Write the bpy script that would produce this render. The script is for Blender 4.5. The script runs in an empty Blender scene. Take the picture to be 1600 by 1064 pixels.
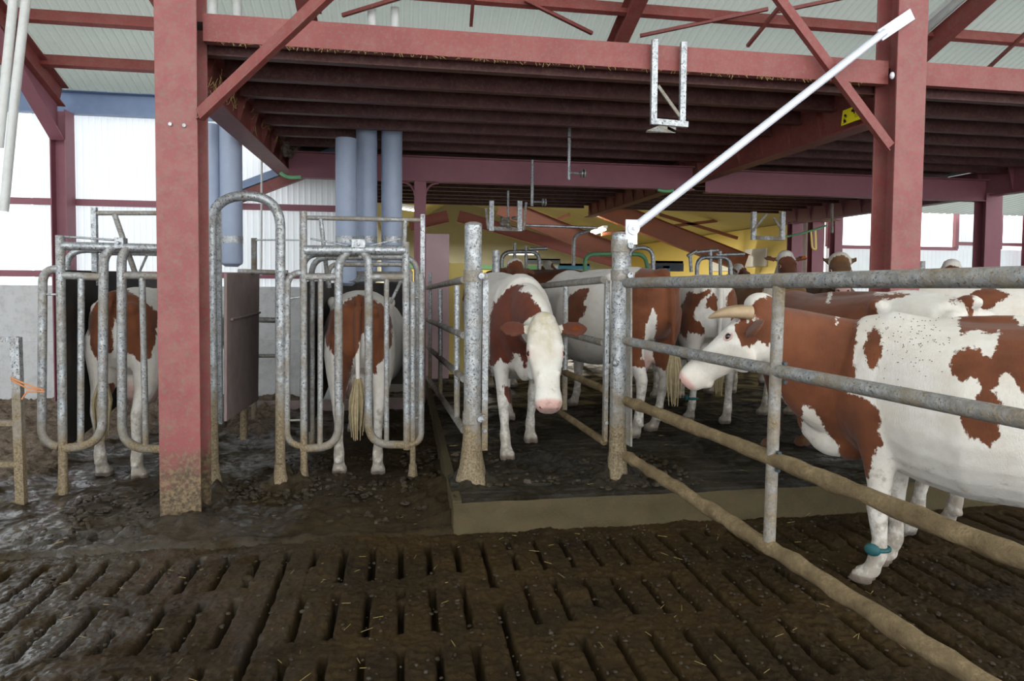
import bpy, math, random
import numpy as np
from mathutils import Vector, Matrix, noise as mnoise
V=Vector
random.seed(7); rng=np.random.default_rng(7)
scn=bpy.context.scene; COL=scn.collection
# ---------------------------------------------------------------- camera
F,PX,PY,H=1040.,800.,478.,1.58
RM=(Matrix.Rotation(-math.radians(9.44),3,'Z')@Matrix.Rotation(math.pi/2-math.radians(2.285),3,'X')@Matrix.Rotation(math.radians(.5),3,'Z'))
cam=bpy.data.cameras.new('camera'); camo=bpy.data.objects.new('camera',cam); COL.objects.link(camo)
cam.sensor_fit='HORIZONTAL'; cam.sensor_width=36; cam.lens=F/1600*36; cam.shift_y=(PY-532)/1600; cam.clip_start=.05; cam.clip_end=300
camo.matrix_world=Matrix.Translation((0,0,H))@RM.to_4x4(); scn.camera=camo
C0=V((0,0,H))
def ray(px,py): return RM@V(((px-PX)/F,(PY-py)/F,-1))
def onZ(px,py,z): d=ray(px,py); return C0+d*((z-H)/d.z)
def onY(px,py,y): d=ray(px,py); return C0+d*(y/d.y)
def onX(px,py,x): d=ray(px,py); return C0+d*(x/d.x)
def onD(px,py,dep): return C0+ray(px,py)*dep
RT=RM.transposed()
def prj(p): q=RT@(V(p)-C0); return (PX-F*q.x/q.z, PY+F*q.y/q.z)
RZ0,RY0,RS=3.80,8.86,.38            # near roof: height at the eaves, eaves y, slope
def roofz(y): return RZ0+RS*(RY0-y)
def onR(px,py,off=0):
    d=ray(px,py); t=(RZ0+off+RS*RY0-H)/(d.z+RS*d.y); return C0+d*t
# ---------------------------------------------------------------- materials
def mat(name): 
    m=bpy.data.materials.new(name); m.use_nodes=True; nt=m.node_tree; nt.nodes.clear()
    return m,nt
class N:
    def __init__(s,nt): s.nt=nt
    def __call__(s,t,ins=None,**kw):
        n=s.nt.nodes.new(t)
        for k,v in kw.items(): setattr(n,k,v)
        for k,v in (ins or {}).items():
            if isinstance(v,bpy.types.NodeSocket): s.nt.links.new(v,n.inputs[k])
            else: n.inputs[k].default_value=v
        return n
    def noise(s,scale,detail=4,rough=.55,vec=None,dist=0):
        i={'Scale':scale,'Detail':detail,'Roughness':rough,'Distortion':dist}
        if vec is not None: i['Vector']=vec
        return s('ShaderNodeTexNoise',i).outputs['Fac']
    def ramp(s,fac,stops):
        n=s('ShaderNodeValToRGB',{'Fac':fac}); e=n.color_ramp.elements
        while len(e)<len(stops): e.new(.5)
        for a,(p,c) in zip(e,stops): a.position=p; a.color=(*c,1) if len(c)==3 else c
        return n.outputs['Color']
    def mix(s,f,a,b):
        n=s('ShaderNodeMix',data_type='RGBA'); 
        for k,v in ((0,f),(6,a),(7,b)):
            if isinstance(v,bpy.types.NodeSocket): s.nt.links.new(v,n.inputs[k])
            else: n.inputs[k].default_value=(v if k==0 else (*v,1) if len(v)==3 else v)
        return n.outputs[2]
    def m(s,op,a,b=0,c=0,clamp=False):
        n=s('ShaderNodeMath',operation=op,use_clamp=clamp)
        for k,v in ((0,a),(1,b),(2,c)):
            if isinstance(v,bpy.types.NodeSocket): s.nt.links.new(v,n.inputs[k])
            else: n.inputs[k].default_value=v
        return n.outputs[0]
    def out(s,base,rough=.6,metal=0,bump=None,bd=.01,bs=1,spec=.5,**kw):
        b=s('ShaderNodeBsdfPrincipled'); L=s.nt.links
        for k,v in (('Base Color',base),('Roughness',rough),('Metallic',metal),('Specular IOR Level',spec),*kw.items()):
            if isinstance(v,bpy.types.NodeSocket): L.new(v,b.inputs[k])
            else: b.inputs[k].default_value=((*v,1) if isinstance(v,tuple) and len(v)==3 else v)
        if bump is not None:
            bn=s('ShaderNodeBump',{'Height':bump,'Distance':bd,'Strength':bs}); L.new(bn.outputs[0],b.inputs['Normal'])
        o=s('ShaderNodeOutputMaterial'); L.new(b.outputs[0],o.inputs[0]); return b
def lin(r,g,b):
    f=lambda c:(c/255/12.92 if c/255<=.04045 else ((c/255+.055)/1.055)**2.4)
    return (f(r),f(g),f(b))
def geo(n):
    g=n('ShaderNodeNewGeometry').outputs['Position']; s=n('ShaderNodeSeparateXYZ',{0:g}); return g,s
MUDC=lin(138,118,92); MUDD=lin(92,76,55)
def m_paint(name,c1,c2,mudh=0,rough=.55,dust=.45):
    m,nt=mat(name); n=N(nt); g,s=geo(n)
    a=n.noise(2.2,5,.6,g); b=n.noise(38,4,.7,g); c=n.noise(9,5,.65,g)
    col=n.mix(n.m('MULTIPLY',a,1.0,0,True),c1,c2)
    spots=n.ramp(b,[(.52,(0,0,0)),(.60,(1,1,1))])
    col=n.mix(n.m('MULTIPLY',spots,dust),col,lin(120,95,80))
    col=n.mix(n.m('MULTIPLY',n.ramp(c,[(.42,(0,0,0)),(.62,(1,1,1))]),dust*.45),col,lin(150,112,100))
    bump=b
    if mudh:
        mz=n.m('SUBTRACT',mudh,s.outputs['Z']); mz=n.m('ADD',n.m('MULTIPLY',mz,3.2),n.m('MULTIPLY',n.m('SUBTRACT',c,.5),2.6))
        mz=n.m('ADD',mz,n.m('MULTIPLY',n.m('SUBTRACT',b,.5),1.5),0,True)
        col=n.mix(mz,col,n.mix(n.ramp(b,[(.4,(0,0,0)),(.6,(1,1,1))]),lin(66,53,37),lin(122,102,74)))
    n.out(col,rough,0,bump,.004,.6)
    return m
def m_galv(name,mud=.0,mudh=None,tint=(1,1,1)):
    m,nt=mat(name); n=N(nt); g,s=geo(n)
    a=n.noise(30,3,.6,g); b=n.noise(75,3,.75,g); c=n.noise(6,5,.6,g)
    base=n.mix(n.ramp(a,[(.35,(0,0,0)),(.65,(1,1,1))]),tuple(x*t for x,t in zip(lin(142,146,148),tint)),tuple(x*t for x,t in zip(lin(186,188,188),tint)))
    col=n.mix(n.ramp(b,[(.56,(0,0,0)),(.62,(1,1,1))]),base,lin(74,60,46))
    f=n.m('ADD',n.m('MULTIPLY',n.m('SUBTRACT',c,.5),2.2),mud)
    if mudh is not None:
        f=n.m('ADD',f,n.m('MAXIMUM',n.m('MULTIPLY',n.m('SUBTRACT',mudh,s.outputs['Z']),2.2),0))
    f=n.m('ADD',f,n.m('MULTIPLY',n.m('SUBTRACT',b,.5),.7),0,True)
    col=n.mix(f,col,n.mix(n.ramp(b,[(.35,(0,0,0)),(.65,(1,1,1))]),lin(90,75,54),lin(150,133,104)))
    metal=n.m('MULTIPLY',n.m('SUBTRACT',1,f,0,True),.55); rough=n.m('ADD',.42,n.m('MULTIPLY',f,.4))
    n.out(col,rough,metal,n.m('ADD',n.m('MULTIPLY',b,.3),n.m('MULTIPLY',f,n.m('ADD',c,a))),.006,.7)
    return m
def m_plain(name,c1,c2=None,scale=4,rough=.7,metal=0,bd=.003,spec=.4,dirt=0):
    m,nt=mat(name); n=N(nt); g,s=geo(n); a=n.noise(scale,5,.6,g); b=n.noise(scale*9,4,.7,g)
    col=n.mix(a,c1,c2 or c1)
    if dirt: col=n.mix(n.m('MULTIPLY',n.ramp(n.noise(scale*.7,6,.7,g),[(.45,(0,0,0)),(.75,(1,1,1))]),dirt),col,lin(110,92,70))
    n.out(col,rough,metal,b,bd,.6,spec); return m
M={}
M['red']=m_paint('red_oxide_steel',lin(154,84,82),lin(122,60,58),mudh=.58,dust=.65)
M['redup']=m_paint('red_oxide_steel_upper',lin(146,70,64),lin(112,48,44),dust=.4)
M['joist']=m_paint('shaded_joist_steel',lin(84,36,32),lin(62,27,25),dust=.25)  # red steel again, with the shade under the deck put into its colour
M['mauve']=m_paint('mauve_steel',lin(150,92,104),lin(128,72,84),dust=.25)
M['rust']=m_paint('orange_primer_steel',lin(150,84,54),lin(116,64,44),dust=.2)
M['blue']=m_plain('blue_grey_steel',lin(140,160,190),lin(112,130,160),5,.5)
M['galv']=m_galv('galvanised_steel',-.25)
M['galvp']=m_galv('galvanised_post',.05,.95)
M['galvd']=m_galv('galvanised_dusty',.55,.3)
M['galvc']=m_galv('galvanised_crush',.3,.6)
M['rail']=m_galv('galvanised_stained_rail',.42)
M['white']=m_plain('white_painted_tube',lin(205,210,222),lin(228,230,235),12,.4,.2)
M['plat']=m_plain('blackened_rubber',lin(30,28,28),lin(48,44,42),5,.7,dirt=.3)
M['hop']=m_plain('weathered_brown_board',lin(156,138,134),lin(124,106,100),7,.8,dirt=.4)
M['pvc']=m_plain('blue_grey_pvc',lin(146,158,180),lin(164,175,194),6,.38,dirt=.12)
M['pipew']=m_plain('white_pvc_pipe',lin(205,205,198),lin(222,222,218),8,.4,dirt=.25)
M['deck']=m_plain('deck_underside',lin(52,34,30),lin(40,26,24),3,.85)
M['yellowp']=m_plain('yellow_wall_paint',lin(246,224,140),lin(238,212,120),2,.7)
M['beige']=m_plain('beige_wall_paint',lin(176,172,148),lin(160,156,132),2,.8)
M['pink']=m_plain('pale_pink_board',lin(212,180,182),lin(190,158,158),3,.7,dirt=.2)
M['green']=m_plain('green_painted_steel',lin(120,176,130),lin(100,158,112),8,.45)
M['teal']=m_plain('teal_band',lin(30,100,104),lin(22,76,82),40,.5,dirt=.3)
M['orange']=m_plain('orange_tag',lin(232,140,60),lin(220,120,50),40,.5)
M['horn']=m_plain('horn',lin(190,165,130),lin(150,125,95),25,.45)
M['twine']=m_plain('orange_twine',lin(214,150,100),lin(196,126,84),60,.8)
M['eye']=m_plain('eyeball',(.01,.008,.01),(.02,.012,.01),5,.08,spec=.8)
M['lid']=m_plain('eyelid_skin',lin(214,178,168),lin(190,150,140),60,.5)
M['nostril']=m_plain('nostril_dark',lin(120,62,62),lin(90,45,45),40,.6)
M['screen']=m_plain('white_plastic',lin(226,226,222),lin(236,236,234),10,.5)
M['dark']=m_plain('dark_machine',lin(70,78,84),lin(50,56,60),10,.5)
M['bluem']=m_plain('blue_machine',lin(50,120,160),lin(60,140,170),10,.4)
M['web']=m_plain('dusty_web',lin(120,105,92),lin(98,84,72),20,.95)
def m_emit(name,c,s):
    m,nt=mat(name); n=N(nt); e=n('ShaderNodeEmission',{'Color':(*c,1),'Strength':s}); o=n('ShaderNodeOutputMaterial',{0:e.outputs[0]}); return m
M['tube']=m_emit('fluorescent_tube',(1,.97,.85),3)
def m_panel(name='translucent_cladding',tr=.5):      # translucent daylight cladding
    m,nt=mat(name); n=N(nt); g,s=geo(n)
    a=n.noise(3,4,.6,g); col=n.mix(a,lin(226,232,236),lin(240,243,245))
    d=n('ShaderNodeBsdfDiffuse',{'Color':col}); t=n('ShaderNodeBsdfTranslucent',{'Color':col}); x=n('ShaderNodeMixShader',{0:tr,1:d.outputs[0],2:t.outputs[0]})
    n('ShaderNodeOutputMaterial',{0:x.outputs[0]}); return m
M['panel']=m_panel(); M['panelr']=m_panel('white_cladding',.2); M['panelw']=m_panel('clear_sheet',.95)
def m_roof():
    m,nt=mat('roof_sheet'); n=N(nt); g,s=geo(n)
    a=n.noise(1.2,5,.6,g); b=n.noise(20,4,.6,g)
    w=n('ShaderNodeTexBrick',{'Vector':n('ShaderNodeMapping',{'Vector':g,'Scale':(1,.0001,1)}).outputs[0],'Scale':1.0,'Color1':(1,1,1,1),'Color2':(1,1,1,1),'Mortar':(0,0,0,1),'Mortar Size':.006,'Brick Width':1.05,'Row Height':50,'Bias':0})
    col=n.mix(a,lin(190,198,190),lin(172,180,172)); col=n.mix(n.m('MULTIPLY',n.ramp(b,[(.55,(0,0,0)),(.8,(1,1,1))]),.25),col,lin(140,140,120))
    col=n.mix(n.m('SUBTRACT',1,w.outputs['Fac']),n.mix(.5,col,lin(110,112,104)),col)
    d=n('ShaderNodeBsdfPrincipled',{'Base Color':col,'Roughness':.5}); t=n('ShaderNodeBsdfTranslucent',{'Color':col}); x=n('ShaderNodeMixShader',{0:.3,1:d.outputs[0],2:t.outputs[0]})
    n('ShaderNodeOutputMaterial',{0:x.outputs[0]}); return m
M['roof']=m_roof()
def m_conc(name,c1,c2,wet=0,mossy=0):
    m,nt=mat(name); n=N(nt); g,s=geo(n); a=n.noise(2.5,6,.65,g); b=n.noise(60,5,.7,g); c=n.noise(12,5,.7,g)
    col=n.mix(a,c1,c2); col=n.mix(n.m('MULTIPLY',n.ramp(c,[(.48,(0,0,0)),(.68,(1,1,1))]),.7 if mossy else .25),col,lin(84,68,44) if mossy else lin(120,110,98))
    n.out(col,.8,0,n.m('ADD',c,n.m('MULTIPLY',b,.5)),.012,.8,.3); return m
M['conc']=m_conc('concrete_wall',lin(216,216,214),lin(190,190,188))
M['kerb']=m_conc('mucky_concrete',lin(88,78,50),lin(62,54,38),mossy=1)
def m_floor(name,cd,cl,straw,rmin,rmax,wetscale=2.2,bd=.012,wetx=False,dry=False):
    m,nt=mat(name); n=N(nt); g,s=geo(n)
    a=n.noise(1.6,6,.7,g); b=n.noise(26,6,.75,g); c=n.noise(110,5,.8,g); w=n.noise(wetscale,5,.65,g,1.2); sp=n.noise(180,2,.5,g)
    col=n.mix(n.ramp(b,[(.3,(0,0,0)),(.72,(1,1,1))]),cd,cl)
    col=n.mix(n.m('MULTIPLY',n.ramp(a,[(.35,(0,0,0)),(.7,(1,1,1))]),.5),col,straw)
    col=n.mix(n.m('MULTIPLY',n.ramp(c,[(.6,(0,0,0)),(.72,(1,1,1))]),.5),col,straw)
    ww=n.ramp(w,[(.42,(1,1,1)),(.62,(0,0,0))])
    if wetx:   # the yard drains to the left: more standing liquid there
        ww=n.m('MULTIPLY',ww,n.m('ADD',.04,n.m('MULTIPLY',n.m('SUBTRACT',-.2,s.outputs['X']),.75,0,True),0,True))
    if dry:
        da=n('ShaderNodeAttribute',attribute_name='dry').outputs['Fac']; dd=n.m('MULTIPLY',n.m('SUBTRACT',n.m('ADD',da,n.m('MULTIPLY',n.m('SUBTRACT',b,.5),.9)),.35),3,0,True)
        col=n.mix(dd,col,n.mix(n.ramp(b,[(.3,(0,0,0)),(.7,(1,1,1))]),lin(92,78,64),lin(160,142,124))); ww=n.m('MULTIPLY',ww,n.m('SUBTRACT',1,dd))
    rough=n.m('SUBTRACT',rmax,n.m('MULTIPLY',ww,rmax-rmin))
    h=n.m('ADD',n.m('MULTIPLY',b,.8),n.m('MULTIPLY',c,.35))
    n.out(col,rough,0,h,bd,1,n.m('ADD',.12,n.m('MULTIPLY',ww,.5)),**{'Coat Weight':ww if wetx else 0.0,'Coat Roughness':.13}); return m
M['slat']=m_floor('wet_dung_slats',lin(18,13,8),lin(54,42,25),lin(86,66,32),.14,.7,wetx=True)
M['muck']=m_floor('dung_floor',lin(24,18,12),lin(70,57,39),lin(90,74,46),.2,.85,bd=.03,wetx=True,dry=True)
M['pdirt']=m_floor('dung_platform',lin(18,15,12),lin(44,36,26),lin(66,58,34),.35,.85,bd=.02)
M['dry']=m_floor('dry_litter_floor',lin(110,96,84),lin(168,150,132),lin(150,136,112),.7,.95,bd=.03)
M['clod']=m_floor('muck_clod',lin(24,19,14),lin(64,52,36),lin(78,66,44),.4,.9,bd=.01)
M['straw']=m_plain('straw',lin(196,172,110),lin(160,138,84),40,.8)
def m_cake():
    m,nt=mat('caked_dung'); n=N(nt); g,s=geo(n); a=n.noise(9,5,.65,g); b=n.noise(70,5,.75,g)
    col=n.mix(n.ramp(a,[(.35,(0,0,0)),(.65,(1,1,1))]),lin(96,80,56),lin(156,136,102)); col=n.mix(n.ramp(b,[(.4,(0,0,0)),(.65,(1,1,1))]),col,lin(118,100,74))
    n.out(col,.85,0,n.m('ADD',a,n.m('MULTIPLY',b,.5)),.02,.9,.2); return m
M['cake']=m_cake()
def m_cow(name,c1=lin(126,73,42),c2=lin(90,48,25),white=lin(226,221,212),dirt=.35,legdirt=.6):
    m,nt=mat(name); n=N(nt)
    tc=n('ShaderNodeTexCoord').outputs['Object']; s=n('ShaderNodeSeparateXYZ',{0:tc})
    at=lambda k:n('ShaderNodeAttribute',attribute_name=k).outputs['Fac']
    co,sk,dk=at('coat'),at('skin'),at('dark')
    mp=n('ShaderNodeMapping',{'Vector':tc,'Scale':(1,1,.45)}).outputs[0]
    e=n.noise(42,4,.65,mp); hair=n.noise(230,3,.6,n('ShaderNodeMapping',{'Vector':tc,'Scale':(1,1,.22)}).outputs[0])
    big=n.noise(4,5,.6,tc); med=n.noise(17,5,.65,tc)
    v=n.m('ADD',co,n.m('MULTIPLY',n.m('SUBTRACT',e,.5),.075)); f=n.m('ADD',.5,n.m('MULTIPLY',v,140),0,True)
    br=n.mix(n.ramp(big,[(.3,(0,0,0)),(.7,(1,1,1))]),c1,c2)
    br=n.mix(n.m('MULTIPLY',hair,.25),br,lin(90,44,24))
    wh=n.mix(n.m('MULTIPLY',n.ramp(big,[(.42,(0,0,0)),(.7,(1,1,1))]),dirt),white,lin(196,176,146))
    wh=n.mix(n.m('MULTIPLY',n.ramp(med,[(.4,(0,0,0)),(.7,(1,1,1))]),dirt*.7),wh,lin(186,170,148)); wh=n.mix(n.m('MULTIPLY',hair,.18),wh,lin(180,170,155))
    col=n.mix(f,wh,br)
    col=n.mix(sk,col,n.mix(med,lin(216,180,168),lin(196,150,138)))
    ti=at('tint'); col=n.mix(n.m('MULTIPLY',ti,n.ramp(med,[(.35,(.25,.25,.25)),(.65,(1,1,1))])),col,lin(186,172,140))
    # dung splashed on the lower legs
    ld=n.m('MULTIPLY',n.m('SUBTRACT',.42,s.outputs['Z']),2.4); ld=n.m('ADD',ld,n.m('MULTIPLY',n.m('SUBTRACT',med,.47),5.0),0,True)
    col=n.mix(n.m('MULTIPLY',ld,legdirt),col,lin(112,94,70))
    col=n.mix(dk,col,lin(80,60,46))
    n.out(col,.72,0,n.m('ADD',hair,n.m('MULTIPLY',med,.8)),.006,.5,.25,**{'Sheen Weight':.15}); return m
M['cow']=m_cow('cow_hide'); M['cowd']=m_cow('cow_hide_dark',lin(112,54,34),lin(74,34,22)); M['cowb']=m_cow('cow_hide_soiled',lin(120,84,44),lin(78,56,34),lin(205,198,184),.6)
# ---------------------------------------------------------------- mesh helpers
WO={}      # world origin of every object that can be a parent
class MB:
    def __init__(s): s.v=[]; s.f=[]
    def add(s,v,f):
        o=len(s.v); s.v+= [V(p) for p in v]; s.f+=[tuple(i+o for i in q) for q in f]; return s
    def tube(s,path,r,n=12,cap=True,flat=1.0):
        path=[V(p) for p in path]; rs=r if isinstance(r,(list,tuple)) else [r]*len(path)
        vs=[];k=len(path)
        t0=(path[1]-path[0]).normalized(); up=V((0,0,1)) if abs(t0.z)<.9 else V((0,1,0)); nrm=(up-t0*up.dot(t0)).normalized()
        for i,p in enumerate(path):
            t=((path[min(i+1,k-1)]-path[i]).normalized()+(path[i]-path[max(i-1,0)]).normalized()).normalized() if 0<i<k-1 else (path[min(i+1,k-1)]-path[max(i-1,0)]).normalized()
            nrm=(nrm-t*nrm.dot(t)).normalized(); b=t.cross(nrm)
            vs+=[p+(nrm*math.cos(a)+b*math.sin(a)*flat)*rs[i] for a in [2*math.pi*j/n for j in range(n)]]
        fs=[(i*n+j,i*n+(j+1)%n,(i+1)*n+(j+1)%n,(i+1)*n+j) for i in range(k-1) for j in range(n)]
        if cap: fs+=[tuple(range(n))[::-1],tuple((k-1)*n+j for j in range(n))]
        return s.add(vs,fs)
    def box(s,a,b):
        x0,y0,z0=[min(p,q) for p,q in zip(a,b)]; x1,y1,z1=[max(p,q) for p,q in zip(a,b)]
        return s.add([(x0,y0,z0),(x1,y0,z0),(x1,y1,z0),(x0,y1,z0),(x0,y0,z1),(x1,y0,z1),(x1,y1,z1),(x0,y1,z1)],
            [(3,2,1,0),(4,5,6,7),(0,1,5,4),(1,2,6,5),(2,3,7,6),(3,0,4,7)])
    def bar(s,p,q,w,h,up=(0,0,1)):      # box between two points; w sideways, h along up
        p,q=V(p),V(q); t=(q-p).normalized(); u=V(up); u=(u-t*u.dot(t)).normalized(); sd=t.cross(u)
        vs=[c+sd*(a*w/2)+u*(b*h/2) for c in (p,q) for a,b in ((-1,-1),(1,-1),(1,1),(-1,1))]
        return s.add(vs,[(0,1,2,3),(7,6,5,4),(4,5,1,0),(5,6,2,1),(6,7,3,2),(7,4,0,3)])
    def ibeam(s,p,q,w,h,tf=.012,tw=.009,up=(0,0,1)):
        p,q=V(p),V(q); t=(q-p).normalized(); u=V(up); u=(u-t*u.dot(t)).normalized()
        o=u*(h/2-tf/2); s.bar(p+o,q+o,w,tf,u); s.bar(p-o,q-o,w,tf,u); return s.bar(p,q,tw,h-2*tf,u)
    def channel(s,p,q,w,h,t_=.009,side=1,up=(0,0,1)):
        p,q=V(p),V(q); t=(q-p).normalized(); u=V(up); u=(u-t*u.dot(t)).normalized(); sd=t.cross(u)*side
        o=u*(h/2-t_/2); s.bar(p+o,q+o,w,t_,u); s.bar(p-o,q-o,w,t_,u); c=sd*(w/2-t_/2); return s.bar(p+c,q+c,t_,h-2*t_,u)
    def ell(s,c,r,n=14,m=8,rot=None):
        c=V(c); vs=[];
        for i in range(m+1):
            th=math.pi*i/m
            for j in range(n):
                a=2*math.pi*j/n; p=V((r[0]*math.sin(th)*math.cos(a),r[1]*math.sin(th)*math.sin(a),r[2]*math.cos(th)))
                if rot is not None: p=rot@p
                vs.append(c+p)
        return s.add(vs,[(i*n+j,(i+1)*n+j,(i+1)*n+(j+1)%n,i*n+(j+1)%n) for i in range(m) for j in range(n)])
    def cyl(s,c,r,h,ax=(0,0,1),n=16):
        a=V(ax).normalized(); return s.tube([V(c)-a*h/2,V(c)+a*h/2],r,n)
    def mesh(s,name,org=V((0,0,0)),smooth=True):
        me=bpy.data.meshes.new(name); me.from_pydata([p-org for p in s.v],[],s.f); me.update()
        if smooth:
            me.polygons.foreach_set('use_smooth',[True]*len(me.polygons))
            try: me.set_sharp_from_angle(angle=math.radians(35))
            except Exception: pass
        return me
    def build(s,name,m,parent=None,smooth=True,bevel=0):
        xs=[p.x for p in s.v]; ys=[p.y for p in s.v]; zs=[p.z for p in s.v]
        org=V(((min(xs)+max(xs))/2,(min(ys)+max(ys))/2,min(zs)))
        me=s.mesh(name,org,smooth); me.materials.append(M[m] if isinstance(m,str) else m)
        o=bpy.data.objects.new(name,me); COL.objects.link(o); WO[o.name]=org
        if parent is not None: o.parent=parent; o.location=org-WO[parent.name]
        else: o.location=org
        if bevel:
            b=o.modifiers.new('bevel','BEVEL'); b.width=bevel; b.segments=2; b.limit_method='ANGLE'
        return o
def tag(o,label=None,cat=None,group=None,kind=None):
    for k,v in (('label',label),('category',cat),('group',group),('kind',kind)):
        if v: o[k]=v
    return o
def empty(name,loc,label,cat,group=None):
    o=bpy.data.objects.new(name,None); COL.objects.link(o); o.location=loc; o.empty_display_size=.1; WO[o.name]=V(loc); return tag(o,label,cat,group)
def rnd(pts,r,n=6):      # polyline with rounded corners
    pts=[V(p) for p in pts]; out=[pts[0]]
    for i in range(1,len(pts)-1):
        a,b,c=pts[i-1],pts[i],pts[i+1]; rr=r if not isinstance(r,(list,tuple)) else r[i-1]
        d1=(a-b); d2=(c-b); rr=min(rr,d1.length*.49 if i>1 else d1.length*.95,d2.length*.49 if i<len(pts)-2 else d2.length*.95)
        p=b+d1.normalized()*rr; q=b+d2.normalized()*rr
        for k in range(n+1):
            t=k/n; out.append(p*(1-t)**2+b*2*t*(1-t)+q*t*t)
    out.append(pts[-1]); return out
# numpy value noise
def vnoise(x,y,seed=0):
    xi=np.floor(x).astype(np.int64); yi=np.floor(y).astype(np.int64); xf=x-xi; yf=y-yi
    def h(a,b):
        n=(a*374761393+b*668265263+seed*1442695041)&0xffffffff; n=((n^(n>>13))*1274126177)&0xffffffff; return ((n^(n>>16))&0xffff)/65535.
    u=xf*xf*(3-2*xf); v=yf*yf*(3-2*yf)
    return (h(xi,yi)*(1-u)+h(xi+1,yi)*u)*(1-v)+(h(xi,yi+1)*(1-u)+h(xi+1,yi+1)*u)*v
def fbm(x,y,o=5,seed=0,g=.55):
    s=0;a=1;t=0
    for k in range(o): s=s+a*vnoise(x*2**k,y*2**k,seed+k); t+=a; a*=g
    return s/t-.5
def grid(name,xs,ys,z,m,at=None):
    nx,ny=len(xs),len(ys); X,Y=np.meshgrid(xs,ys); co=np.stack([X,Y,z],-1).reshape(-1,3).astype(np.float32)
    i=np.arange(ny-1)[:,None]*nx+np.arange(nx-1)[None,:]; q=np.stack([i,i+1,i+nx+1,i+nx],-1).reshape(-1).astype(np.int32)
    me=bpy.data.meshes.new(name); me.vertices.add(len(co)); me.vertices.foreach_set('co',co.ravel())
    me.loops.add(len(q)); me.loops.foreach_set('vertex_index',q); nf=len(q)//4; me.polygons.add(nf)
    me.polygons.foreach_set('loop_start',np.arange(nf,dtype=np.int32)*4); me.polygons.foreach_set('loop_total',np.full(nf,4,np.int32)); me.polygons.foreach_set('use_smooth',np.ones(nf,bool))
    me.update(calc_edges=True); me.materials.append(M[m])
    if at is not None: me.attributes.new('dry','FLOAT','POINT').data.foreach_set('value',at.ravel().astype(np.float32))
    o=bpy.data.objects.new(name,me); COL.objects.link(o); tag(o,kind='structure'); WO[o.name]=V((0,0,0)); return o
# ================================================================ SETTING
YG=4.06     # front face of the raised pen platform
XP=.32      # left edge of the platform
# slatted floor with real slots
def slatgrid(name,x0,x1,dx,y0,y1,dy):
    xs=np.arange(x0,x1+dx/2,dx); ys=np.arange(y0,y1+dy/2,dy); X,Y=np.meshgrid(xs,ys)
    P=.1575; k=np.round(X/P); d=np.abs(X-k*P); row=(3.92-Y)/.555; fr=(row-np.floor(row))*.555; ri=np.floor(row)
    joint=(np.mod(k,7)==3); j=fbm(X*9,Y*9,3,3)*.016; blk=fbm(X*3.1+k*5.7,Y*4,3,21)
    ins=((fr<.43)|joint)&(Y<3.925)&(Y>1.2)
    w=.014+j; slot=ins&(d<w)&(blk<.24)
    edge=np.clip((d-w)/.012,0,1); z=fbm(X*5,Y*5,5,5)*.022+np.abs(fbm(X*22,Y*22,4,8))*.022+fbm(X*60,Y*45,3,9)*.014+np.abs(fbm(X*34,Y*30,3,19))*.014
    z=z-np.where(ins&(blk<.24),(1-edge)*.012,0); z=np.where(slot,-.13,z)
    z+=np.clip(fbm(X*2.2,Y*2.2,3,33)-.12,0,1)*.12
    return grid(name,xs,ys,z,'slat')
slatgrid('floor',-3.6,3.6,.008,1.5,YG+.02,.008)
slatgrid('floor',3.6,7.6,.02,1.2,YG+.02,.02)
xs=np.arange(-7,XP+.03,.018); ys=np.arange(YG-.10,9.3,.018); X,Y=np.meshgrid(xs,ys)
z=fbm(X*2,Y*2,4,11)*.06+np.abs(fbm(X*9,Y*9,5,12))*.08+.005
z-=.16*np.clip((YG+.0-Y)/.1,0,1)**1.3; z+=.02*np.exp(-((Y-YG-.03)/.05)**2)+ .10*np.exp(-((X-XP)/.16)**2)*(Y>YG+.1)*np.clip(.6+fbm(X*6,Y*6,3,4)*2,0,1.5)
for cx,cy,a,r in ((-1.4,4.55,.05,.3),(-.89,5.11,.09,.16),(-1.31,4.98,.07,.14),(-.75,5.2,.05,.12),(.1,5.2,.05,.12),(.15,4.7,.05,.25)):
    z+=a*np.exp(-((X-cx)**2+(Y-cy)**2)/(r*r))*np.clip(1+fbm(X*14,Y*14,3,7)*2.4,0,2)
dry=np.maximum(np.clip((-2.55-X+fbm(X*2,Y*2,4,6)*.8)*2.2,0,1)*np.clip((Y-5.0+fbm(X*3,Y*3,3,61)*.8)*1.6,0,1),np.clip((Y-6.7+fbm(X*2,Y*2,4,62)*1.2)*1.5,0,1)*np.clip((-1.0-X)*2,0,1)); z+=dry*(.05+.05*np.abs(fbm(X*7,Y*7,4,15))*4)
grid('floor',xs,ys,z,'muck',dry)
# platform floor: slots run across
def platf(name,x0,x1,dx,y0,y1,dy):
    xs=np.arange(x0,x1+dx/2,dx); ys=np.arange(y0,y1+dy/2,dy); X,Y=np.meshgrid(xs,ys)
    P=.13; k=np.round((Y-y0)/P); d=np.abs(Y-y0-k*P); seg=np.mod(X+k*.37,.62); blk=fbm(X*3+k*3.3,Y*3,3,41)
    z=.2+fbm(X*4,Y*4,4,42)*.03+np.abs(fbm(X*18,Y*18,4,43))*.028
    sl=(d<.014+fbm(X*9,Y*9,2,5)*.012)&(seg<.5)&(blk<.2)&(Y>YG+.12); z=np.where(sl,.1,z)
    for cx,cy,a,r in ((.47,4.43,.10,.13),(1.47,4.4,.09,.16),(1.05,4.8,.05,.3)): z+=a*np.exp(-((X-cx)**2+(Y-cy)**2)/(r*r))*np.clip(1+fbm(X*16,Y*16,3,7)*2.4,0,2)
    z=np.where(Y<YG+.03,np.minimum(z,.185),z); return grid(name,xs,ys,z,'pdirt')
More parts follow.
